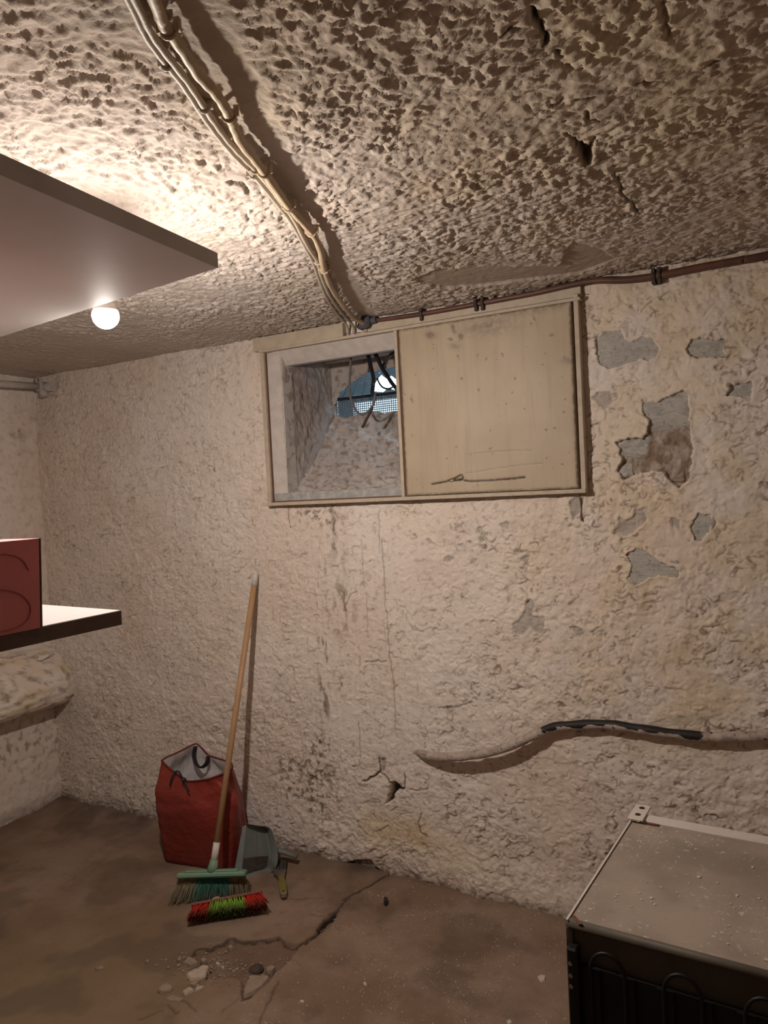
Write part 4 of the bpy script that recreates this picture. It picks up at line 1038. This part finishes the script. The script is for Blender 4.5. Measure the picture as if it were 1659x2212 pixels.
for i, z in enumerate((0.060, 0.080, 0.098)):
    MB().lathe([(0.0036, 0), (0.0036, 0.002)], 10, Mf @ Matrix.Translation((0.011, -0.017, TZ - z)) @ Matrix.Rotation(math.pi / 2, 4, 'X'), False).build('rivet', M_ferrule, br)
MB().box((0.05, 0.06, 0.0), (WID - 0.05, DEP - 0.06, 0.031), Mf).build('foot', M_black, fr_)
b = MB()
for i in range(150):
    x = 0.02 + (WID - 0.04) * rng.random(); y = 0.02 + (DEP - 0.09) * rng.random(); s = rng.uniform(0.0012, 0.0034) * (1 if rng.random() < .9 else 1.8)
    if gn(x * 9, y * 9, 900) < -0.12: continue
    a = rng.uniform(0, 6.28); pl = [(x + s * math.cos(a + k * 1.57) * rng.uniform(.6, 1.2), y + s * math.sin(a + k * 1.57) * rng.uniform(.6, 1.2)) for k in range(4)]
    b.prism(pl, TZ + 0.0001, TZ + 0.0006 + s * 0.12, Mf)
o = tag(b.build('plaster_crumbs', M_fleck, None, (f0.x, f0.y, TZ)), 'pale plaster crumbs scattered over the dusty fridge top', 'crumbs'); o['kind'] = 'stuff'

# ------------------------------------------------------------------ red bag against the wall
lv = []   # control rings, each: front-left, front-mid, front-right, right, back-right, back-mid, back-left, left
def rp(px, py, v): return at(px, py, 1, v)
rim = [rp(349, 1644, 2.30), rp(404, 1688, 2.285), rp(452, 1683, 2.285), rp(500, 1664, 2.34), rp(499, 1648, 2.45), rp(452, 1633, 2.492), rp(424, 1607, 2.500), rp(388, 1624, 2.41)]
g = lambda p: p
bot = [onfloor(358, 1863), onfloor(430, 1876), onfloor(494, 1886), Vector((-2.095, 2.42, 0)), Vector((-2.115, 2.49, 0)), Vector((-2.28, 2.50, 0)), Vector((-2.43, 2.49, 0)), Vector((-2.425, 2.39, 0))]
for p in bot: p.z = 0.004
m1 = [rp(341, 1770, 2.265), rp(425, 1782, 2.255), rp(503, 1786, 2.325), rp(524, 1790, 2.43), rp(532, 1770, 2.50), Vector((-2.28, 2.515, 0.2)), Vector((-2.45, 2.51, 0.2)), Vector((-2.455, 2.39, 0.2))]
m2 = [rp(336, 1716, 2.265), rp(415, 1730, 2.255), rp(505, 1720, 2.325), rp(520, 1728, 2.42), rp(521, 1712, 2.495), Vector((-2.28, 2.515, 0.34)), Vector((-2.46, 2.505, 0.34)), Vector((-2.47, 2.39, 0.34))]
def ring(ctrl, n=7):
    k = len(ctrl); out = []
    for i in range(k):
        a, b_, c, d = (ctrl[(i + j) % k] for j in (-1, 0, 1, 2))
        for t in np.linspace(0, 1, n, endpoint=False):
            cr = 0.5 * ((2 * b_) + (c - a) * t + (2 * a - 5 * b_ + 4 * c - d) * t * t + (3 * b_ - a - 3 * c + d) * t ** 3)
            out.append(b_.lerp(c, t) * 0.65 + cr * 0.35)
    return out
R4 = [ring(x) for x in (bot, m1, m2, rim)]
rows = []
for i in range(3):
    for t in np.linspace(0, 1, 7, endpoint=False):
        a, b_, c, d = R4[max(i - 1, 0)], R4[i], R4[i + 1], R4[min(i + 2, 3)]
        rows.append([0.5 * ((2 * q1) + (q2 - q0) * t + (2 * q0 - 5 * q1 + 4 * q2 - q3) * t * t + (3 * q1 - q0 - 3 * q2 + q3) * t ** 3) for q0, q1, q2, q3 in zip(a, b_, c, d)])
rows.append(R4[3])
for i, r in enumerate(rows):
    for j, p in enumerate(r):
        k = math.sin(math.pi * min(1, i / len(rows)))
        r[j] = p + Vector((float(gn(j * .35, i * .3, 910)), float(gn(j * .35, i * .3, 911)), 0)) * 0.008 * k
bag = thing('shopping_bag', 'open red woven bag with white lining slumped against the wall', 'bag', tuple(bot[1]))
b = MB().sheet(rows, True)
nb = len(rows[0]); b.f.append(tuple(range(nb - 1, -1, -1))); b.sm.append(False)
b.build('outer_shell', M_bag, bag)
cen = sum(R4[3], Vector()) / nb
inn = []
for i in range(len(rows) - 1, 1, -2):
    cc = sum(rows[i], Vector()) / nb
    inn.append([p + (Vector((cc.x - p.x, cc.y - p.y, 0))).normalized() * (0.004 + 0.006 * (i < len(rows) - 1)) + Vector((0, 0, -0.001 if i == len(rows) - 1 else 0)) for p in rows[i]])
b = MB().sheet(inn, True)
lo_i = (len(inn) - 1) * nb; b.f.append(tuple(lo_i + k for k in range(nb))); b.sm.append(False)
b.build('lining', M_lining, bag)
hem = [p + Vector((0, 0, 0.001)) for p in R4[3]]
MB().tube(hem + [hem[0]], 0.0042, 6).build('hem', M_hem, bag)
MB().tube(smooth_path([rp(423, 1612, 2.488), rp(419, 1632, 2.478), rp(424, 1650, 2.465), rp(434, 1658, 2.458), rp(446, 1650, 2.465), rp(450, 1634, 2.480)], 6), 0.0150, 8, flat=0.25).build('handle', M_strap, bag)
MB().tube(smooth_path([rp(367, 1697, 2.252), rp(371, 1680, 2.260), rp(378, 1668, 2.275), rp(386, 1667, 2.28), rp(393, 1678, 2.272), rp(398, 1686, 2.266), rp(402, 1698, 2.250), rp(408, 1709, 2.238)], 6), 0.0038, 8).build('tie_cord', M_strap, bag)
b = MB().lathe([(0.001, -0.012), (0.009, -0.006), (0.010, 0.004), (0.001, 0.012)], 10, Matrix.Translation(rp(397, 1685, 2.262))); b.build('knot', M_strap, bag)

# ------------------------------------------------------------------ broom leaning on the wall
def strands(b, base_fn, tip_fn, rows_, cols, per, r, side, tip):
    for i in range(cols):
        for j in range(rows_):
            for k in range(per):
                s = (i + 0.5) / cols + rng.normal() * 0.18 / cols; q = (j + 0.5) / rows_ + rng.normal() * 0.10
                a = base_fn(s, q); c = tip_fn(s, q) + Vector((rng.normal() * .004, rng.normal() * .004, abs(rng.normal()) * .002))
                m_ = a.lerp(c, 0.55) + Vector((rng.normal() * .0015, rng.normal() * .0015, 0.002))
                b.tube([a, m_, c], [r, r, r * 0.8], 3, cap=False)
                side += [s] * 9; tip += [0] * 3 + [.55] * 3 + [1] * 3
wtop = onwall(553, 1236, VW - 0.016)
hl = at(384, 1893, 2, 0.088); hr = at(532, 1888, 2, 0.088)
axis = Vector(((hr.x - hl.x), (hr.y - hl.y), 0)); L_ = axis.length; axis.normalize()
hc = (hl + hr) / 2
hc = hc + Vector((0, 0, 0))
hd = (wtop - hc).normalized()
fw = axis.cross(Vector((0, 0, 1))).normalized()     # towards the viewer
if fw.y > 0: fw = -fw
broom = thing('broom', 'wooden handled broom with green head leaning beside the red bag', 'broom', (hc.x, hc.y, 0))
s0 = hc + hd * 0.045; s1 = hc + hd * 0.115; s2 = wtop - hd * 0.055
MB().tube([s1, s1.lerp(s2, .5), s2], 0.0122, 14).build('handle', M_wood, broom)
MB().tube([s0, s1 + hd * 0.004], [0.0138, 0.0132], 14).build('sleeve', M_cap, broom)
MB().tube([s2 - hd * 0.002, wtop - hd * 0.012, wtop], [0.0128, 0.0122, 0.0085], 12).build('end_cap', M_cap, broom)
upv = hd - axis * hd.dot(axis); upv.normalize(); nv = axis.cross(upv)
Mh = Matrix(((axis.x, nv.x, upv.x, hc.x), (axis.y, nv.y, upv.y, hc.y), (axis.z, nv.z, upv.z, hc.z), (0, 0, 0, 1)))
b = MB().box((-L_ / 2, -0.026, -0.006), (L_ / 2, 0.026, 0.014), Mh, bev=0.006); b.box((-L_ / 2 + 0.03, -0.018, 0.012), (L_ / 2 - 0.03, 0.018, 0.020), Mh, bev=0.004)
hd_o = b.build('head', M_green, broom)
MB().tube([Mh @ Vector((0, 0, 0.012)), hc + hd * 0.035, hc + hd * 0.055], [0.024, 0.018, 0.0155], 14).build('socket', M_green, hd_o)
tl = onfloor(368, 1947); tr = onfloor(541, 1926)
sideA = []; tipA = []; b = MB()
def bfn(s, q): return Mh @ Vector(((s - .5) * (L_ - 0.014), (q - .5) * 0.044, -0.004))
def tfn(s, q):
    p = tl.lerp(tr, s); cen_ = tl.lerp(tr, .5)
    return Vector((p.x, p.y, 0.004)) - fw * ((q - .5) * 0.075 + 0.0) + Vector((0, 0, 0.006 * abs(q - .5)))
strands(b, bfn, tfn, 4, 26, 9, 0.0010, sideA, tipA)
o = b.build('bristles', M_bg, broom, attrs=dict(side=sideA, tip=tipA)); o['kind'] = 'stuff'
o['label'] = 'dark green bristles turning straw coloured at both ends'

# ------------------------------------------------------------------ loose red and green brush head on the floor
a0 = at(414, 1961, 2, 0.040); a1 = at(567, 1932, 2, 0.040)
axis = (a1 - a0); axis.z = 0; L2 = axis.length; axis.normalize()
fw = axis.cross(Vector((0, 0, 1))).normalized()
if fw.y > 0: fw = -fw
t0 = onfloor(404, 2006); t1 = onfloor(581, 1977)
bh = thing('loose_brush', 'handleless brush with red and lime green bristles lying on the floor', 'brush', tuple((a0 + a1) / 2 - Vector((0, 0, 0.04))))
dn = ((t0 + t1) / 2 - (a0 + a1) / 2); dn.z = -0.036; dn = (dn - axis * dn.dot(axis)).normalized()
nv = axis.cross(dn).normalized(); ce = (a0 + a1) / 2
Mh = Matrix(((axis.x, nv.x, -dn.x, ce.x), (axis.y, nv.y, -dn.y, ce.y), (axis.z, nv.z, -dn.z, ce.z), (0, 0, 0, 1)))
MB().box((-L2 / 2, -0.022, -0.004), (L2 / 2, 0.022, 0.006), Mh, bev=0.003).build('block', M_brblock, bh)
pL = Mh @ Vector((-0.06, 0.006, 0.004))
MB().tube(smooth_path([pL, Mh @ Vector((-0.055, 0.004, 0.018)), Mh @ Vector((-0.035, 0.0, 0.022)), Mh @ Vector((-0.02, 0.0, 0.004))], 5), 0.004, 8).build('hook', M_wood, bh)
sideA = []; tipA = []; b = MB()
def bfn(s, q): return Mh @ Vector(((s - .5) * (L2 - 0.012), (q - .5) * 0.034, -0.003))
def tfn(s, q):
    p = t0.lerp(t1, s)
    return Vector((p.x, p.y, 0.006)) - fw * ((0.5 - abs(q - .5)) * 0.0) + nv * ((q - .5) * 0.050) + Vector((0, 0, 0.024))
strands(b, bfn, tfn, 5, 26, 9, 0.0011, sideA, tipA)
zmin = min(v[2] for v in b.v)
b.v = [(x, y, max(z, 0.003 + 0.002 * ((i * 7) % 5) / 5)) for i, (x, y, z) in enumerate(b.v)]
o = b.build('bristles', M_br, bh, attrs=dict(side=sideA, tip=tipA)); o['kind'] = 'stuff'
o['label'] = 'lime green bristles with a red tuft at each end'

# ------------------------------------------------------------------ dustpan propped on its side
LLp = onfloor(520, 1894, 0.004); LRp = onfloor(580, 1873, 0.004); ULp = at(532, 1782, 1, 2.375); URp = at(572, 1790, 1, 2.45); RRp = at(584, 1835, 1, 2.44)
out = smooth_path([LLp, LLp.lerp(LRp, .5), LRp - Vector((0.006, 0.010, 0)), at(584, 1858, 1, 2.425), RRp, at(580, 1810, 1, 2.45), URp, ULp.lerp(URp, .5), ULp], 4)
out = [Vector(p) for p in out]
nrm = (LRp - LLp).cross(ULp - LLp).normalized()
if nrm.y > 0: nrm = -nrm
dpn = thing('dustpan', 'grey green plastic dustpan propped on its side against the red bag', 'dustpan', tuple(LLp))
cen = sum(out, Vector()) / len(out)
b = MB().hull(out, [p - nrm * 0.003 for p in out]); b.build('tray', M_pan, dpn)
b = MB(); k = len(out)
def rimw(i): return 0.042 * min(1.0, 0.35 + 1.3 * (i / (k - 1)) * 1.6) * min(1, 0.45 + (k - 1 - i) / (k - 1) * 2.0)
inner = [p + nrm * rimw(i) + (p - cen).normalized() * 0.010 for i, p in enumerate(out)]
outer = [p + (p - cen).normalized() * 0.003 for p in inner]
b.sheet([out, inner, outer, [p + (p - cen).normalized() * 0.003 - nrm * 0.003 for p in out]], False).build('rim', M_pan, dpn)
lip = MB(); d_ = (LLp - LRp).normalized()
ex = [LLp, ULp, at(524, 1785, 1, 2.362), onfloor(504, 1892, 0.004)]
lip.hull([p - nrm * 0.0 for p in ex], [p + nrm * 0.003 for p in ex]).build('lip', M_panlip, dpn)
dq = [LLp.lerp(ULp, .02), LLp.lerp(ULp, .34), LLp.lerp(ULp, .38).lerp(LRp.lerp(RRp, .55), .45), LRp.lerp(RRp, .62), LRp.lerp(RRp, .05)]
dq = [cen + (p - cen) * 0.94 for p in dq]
MB().hull([p + nrm * 0.0006 for p in dq], [p + nrm * 0.004 for p in dq]).build('dark_layer', M_darklayer, dpn)  # thin dark layer over the lower part of the tray
hb0 = at(590, 1834, 1, 2.445); hb1 = at(618, 1842, 1, 2.47); hb2 = at(642, 1851, 1, 2.48)
hb2.z = max(hb2.z, 0.02)
MB().tube([hb0, hb0.lerp(hb1, .6), hb1, hb2], [0.016, 0.014, 0.0125, 0.012], 10, flat=0.7).build('handle', M_pan, dpn)

# paint brush lying by the dustpan
pb = thing('paint_brush', 'flat paint brush with an olive handle lying in front of the dustpan', 'paint brush', tuple(onfloor(610, 1925)))
e0 = onfloor(613, 1935, 0.014); e1 = onfloor(608, 1895, 0.016); e2 = onfloor(604, 1882, 0.018); e3 = onfloor(605, 1858, 0.022)
d = (e2 - e0).normalized(); sd = d.cross(Vector((0, 0, 1))).normalized()
def slab(b, ps, ws, ts):
    rws = []
    for p, w_, t_ in zip(ps, ws, ts): rws.append([p + sd * w_ + Vector((0, 0, t_)), p - sd * w_ + Vector((0, 0, t_)), p - sd * w_ - Vector((0, 0, t_)), p + sd * w_ - Vector((0, 0, t_))])
    o = len(b.v); b.sheet(rws, True, False); m_ = len(rws)
    b.f += [(o, o + 3, o + 2, o + 1), tuple(o + (m_ - 1) * 4 + q for q in range(4))]; b.sm += [False, False]
    return b
slab(MB(), [e0, e0.lerp(e1, .12), e0.lerp(e1, .5), e0.lerp(e1, .85), e1], [.009, .0135, .0145, .011, .012], [.006, .008, .009, .008, .007]).build('handle', M_olive, pb)
MB().lathe([(0.0045, 0), (0.0045, 0.0008)], 12, Matrix.Translation(e0.lerp(e1, .12) + Vector((0, 0, .0082))), False).build('hang_hole', M_black, pb)
slab(MB(), [e0 - d * .002, e0.lerp(e1, .10)], [.0085, .0125], [.0065, .0085]).build('end_band', M_ferrule, pb)
slab(MB(), [e1 - d * .004, e1.lerp(e2, .5), e2], [.0125, .017, .026], [.008, .007, .006]).build('ferrule', M_ferrule, pb)
b = MB()
for i in range(160):
    s = rng.uniform(-1, 1); q = rng.uniform(-1, 1)
    b.tube([e2 + sd * .024 * s + Vector((0, 0, .004 * q)), e3 + sd * (.030 * s + rng.normal() * .003) + Vector((0, 0, .006 * q)) + d * rng.normal() * .004], .0014, 3, cap=False)
o = b.build('bristles', M_hair, pb); o['kind'] = 'stuff'

# ------------------------------------------------------------------ rubble on the floor, piece by piece
def chunk(name, label, pts, h, mat, cat, ox=RF, tilt=0.0, group=None):
    P = [onfloor(x, y) for x, y in (zoomed(pts, *ox) if ox else pts)]
    c = sum(P, Vector()) / len(P)
    z = fz(c.x, c.y) - 0.003
    r = random.Random(len(label) * 31 + int(c.x * 1e4))
    bot = [(p.x + (c.x - p.x) * -0.03, p.y + (c.y - p.y) * -0.03, z - 0.002) for p in P]
    mid = [(p.x, p.y, z + h * r.uniform(.45, .65)) for p in P]
    top = [(p.x + (c.x - p.x) * 0.16, p.y + (c.y - p.y) * 0.16, z + h * r.uniform(.85, 1.1) + tilt * (p.y - c.y)) for p in P]
    b = MB(); n = len(P)
    b.add(bot + mid + top, [tuple(range(n - 1, -1, -1)), tuple(range(2 * n, 3 * n))] + [(k * n + i, k * n + (i + 1) % n, (k + 1) * n + (i + 1) % n, (k + 1) * n + i) for k in range(2) for i in range(n)])
    return tag(b.build(name, mat, None, (c.x, c.y, z)), label, cat, group)
G = 'broken concrete pieces in the floor hollow'
CR = 'concrete piece'
chunk('concrete_slab', 'largest broken concrete slab lying at the lower right of the floor hollow', [(810,1870),(885,1878),(945,1880),(950,1910),(890,1970),(830,2005),(760,2030),(750,2010),(770,1930)], 0.030, M_chunk, CR, group=G)
chunk('concrete_chunk', 'pale flat broken chunk, widest piece left of the big slab', [(340,1865),(400,1820),(495,1830),(480,1880),(440,1900),(370,1905)], 0.014, M_chunkp, CR, group=G)
chunk('concrete_chunk', 'small pale chunk directly above the widest pale flat chunk', [(420,1800),(460,1775),(505,1780),(500,1812),(430,1815)], 0.016, M_chunkp, CR, group=G)
chunk('concrete_chunk', 'lone small chunk under the upper rim of the floor hollow', [(640,1645),(665,1627),(685,1650),(655,1666)], 0.016, M_chunk, CR, group=G)
chunk('concrete_chunk', 'brown lump beside the round dark cap in the floor hollow', [(915,1825),(960,1795),(990,1820),(965,1845),(925,1850)], 0.024, M_chunk, CR, group=G)
chunk('concrete_chunk', 'flat pale flake below the narrow chip, left one of a pair', [(315,1992),(370,1960),(402,1985),(335,2022)], 0.010, M_chunkp, CR, group=G)
chunk('concrete_chunk', 'flat pale flake, right one of a pair in front of rubble', [(402,1990),(420,1955),(478,1955),(440,1988)], 0.010, M_chunkp, CR, group=G)
chunk('concrete_chunk', 'long thin flake lowest of the rubble in front of the hollow', [(188,2032),(240,2003),(330,2030),(285,2052),(220,2048)], 0.007, M_chunk, CR, group=G)
chunk('concrete_chunk', 'narrow brown chip just below the widest pale flat chunk', [(360,1940),(390,1918),(440,1920),(400,1958)], 0.010, M_chunk, CR, group=G)
chunk('concrete_chunk', 'rounded lump at the top of the rubble heap', [(440,1752),(470,1733),(497,1755),(462,1778)], 0.022, M_chunk, CR, group=G)
chunk('concrete_chunk', 'white chip lying right of the rounded rubble lump', [(550,1750),(575,1745),(592,1768),(560,1766)], 0.010, M_chunkp, CR, group=G)
chunk('concrete_chunk', 'tiny white chip, rightmost of the rubble heap', [(590,1776),(612,1768),(616,1786),(600,1790)], 0.009, M_chunkp, CR, group=G)
chunk('concrete_chunk', 'broad brown lump at the left end of the rubble heap', [(318,1765),(350,1722),(405,1738),(430,1772),(370,1795)], 0.022, M_chunk, CR, group=G)
chunk('concrete_chunk', 'small dark lump at the far left edge of the rubble heap', [(275,1760),(300,1740),(310,1765),(290,1780)], 0.014, M_chunk, CR, group=G)
chunk('concrete_chunk', 'long dark raised lump left of the pale flakes', [(135,1982),(165,1948),(210,1928),(250,1958),(232,1985),(160,1998)], 0.012, M_chunk, CR, group=G)
chunk('concrete_chunk', 'lone dark chip near the left edge of the photograph', [(205, 2093), (222, 2086), (226, 2093), (208, 2097)], 0.010, M_chunk, CR, None)
chunk('concrete_chunk', 'small pebble lying alone left of the rubble heap', [(314, 2078), (319, 2074), (322, 2079), (317, 2082)], 0.010, M_chunk, CR, None)
chunk('plaster_chip', 'white plaster chip on the floor close to the fridge', [(1161, 2112), (1170, 2108), (1179, 2110), (1177, 2121), (1168, 2124)], 0.008, M_fleck, 'plaster chip', None)
chunk('plaster_chip', 'white plaster chip at the bottom edge of the floor before the fridge', [(1094, 2204), (1102, 2200), (1106, 2208), (1098, 2212)], 0.007, M_fleck, 'plaster chip', None)
chunk('plaster_chip', 'tiny white plaster chip on open floor right of the big slab', [(784, 2124), (789, 2121), (793, 2128), (788, 2130)], 0.006, M_fleck, 'plaster chip', None)
chunk('plaster_chip', 'oval pale plaster chip at the bottom, below the big slab', [(647, 2165), (652, 2162), (658, 2165), (654, 2169)], 0.005, M_fleck, 'plaster chip', None)
chunk('pebble', 'black pebble standing alone on the floor near the back wall', [(829, 1953), (829, 1947), (833, 1943), (838, 1946), (838, 1954), (833, 1957)], 0.022, M_darkstone, 'pebble', None)
c = onfloor(553, 2089)
rc = thing('round_cap', 'round dark metal cap sunk in the floor hollow', 'cap', (c.x, c.y, fz(c.x, c.y)))
Mc = Matrix.Translation((c.x, c.y, fz(c.x, c.y) + 0.002)) @ Matrix.Rotation(0.12, 4, 'X')
MB().lathe([(0.0225, -0.004), (0.0245, 0.004), (0.0215, 0.006), (0.0205, 0.003), (0.001, 0.003)], 22, Mc).build('rim', M_iron, rc)
MB().lathe([(0.001, 0.0032), (0.017, 0.0032), (0.016, 0.0045), (0.001, 0.005)], 18, Mc).build('disc', M_iron, rc)
# crumbs that nobody could count
b = MB()
def crumb(x, y, s):
    z = fz(x, y); a = rng.uniform(0, 6.28)
    pl = [(x + s * math.cos(a + k * 1.57) * rng.uniform(.5, 1.3), y + s * math.sin(a + k * 1.57) * rng.uniform(.5, 1.3)) for k in range(4)]
    b.prism(pl, z - 0.001, z + 0.0006 + s * 0.45)
for i in range(900):
    p = onfloor(rng.uniform(620, 1240), rng.uniform(1920, 2212))
    if p.y > VW - 0.06 or p.x > -0.4: continue
    if gn(p.x * 7, p.y * 7, 950) < 0.0: continue
    crumb(p.x, p.y, rng.choice([0.0010, 0.0015, 0.0022, 0.003], p=[.4, .35, .2, .05]))
o = tag(b.build('plaster_crumbs', M_fleck, None, (-1.2, 2.0, 0)), 'pale plaster crumbs strewn over the bare floor before the fridge', 'crumbs'); o['kind'] = 'stuff'
b = MB()
for i in range(420):
    x, y = zoomed([(rng.normal(560, 190), rng.normal(1790, 75))], *RF)[0]
    p = onfloor(x, y); crumb(p.x, p.y, rng.choice([0.002, 0.0035, 0.006], p=[.5, .35, .15]))
o = tag(b.build('rubble_crumbs', M_chunk, None, (-1.7, 1.7, 0)), 'brown crumbs and grit lying in the broken floor hollow', 'crumbs'); o['kind'] = 'stuff'
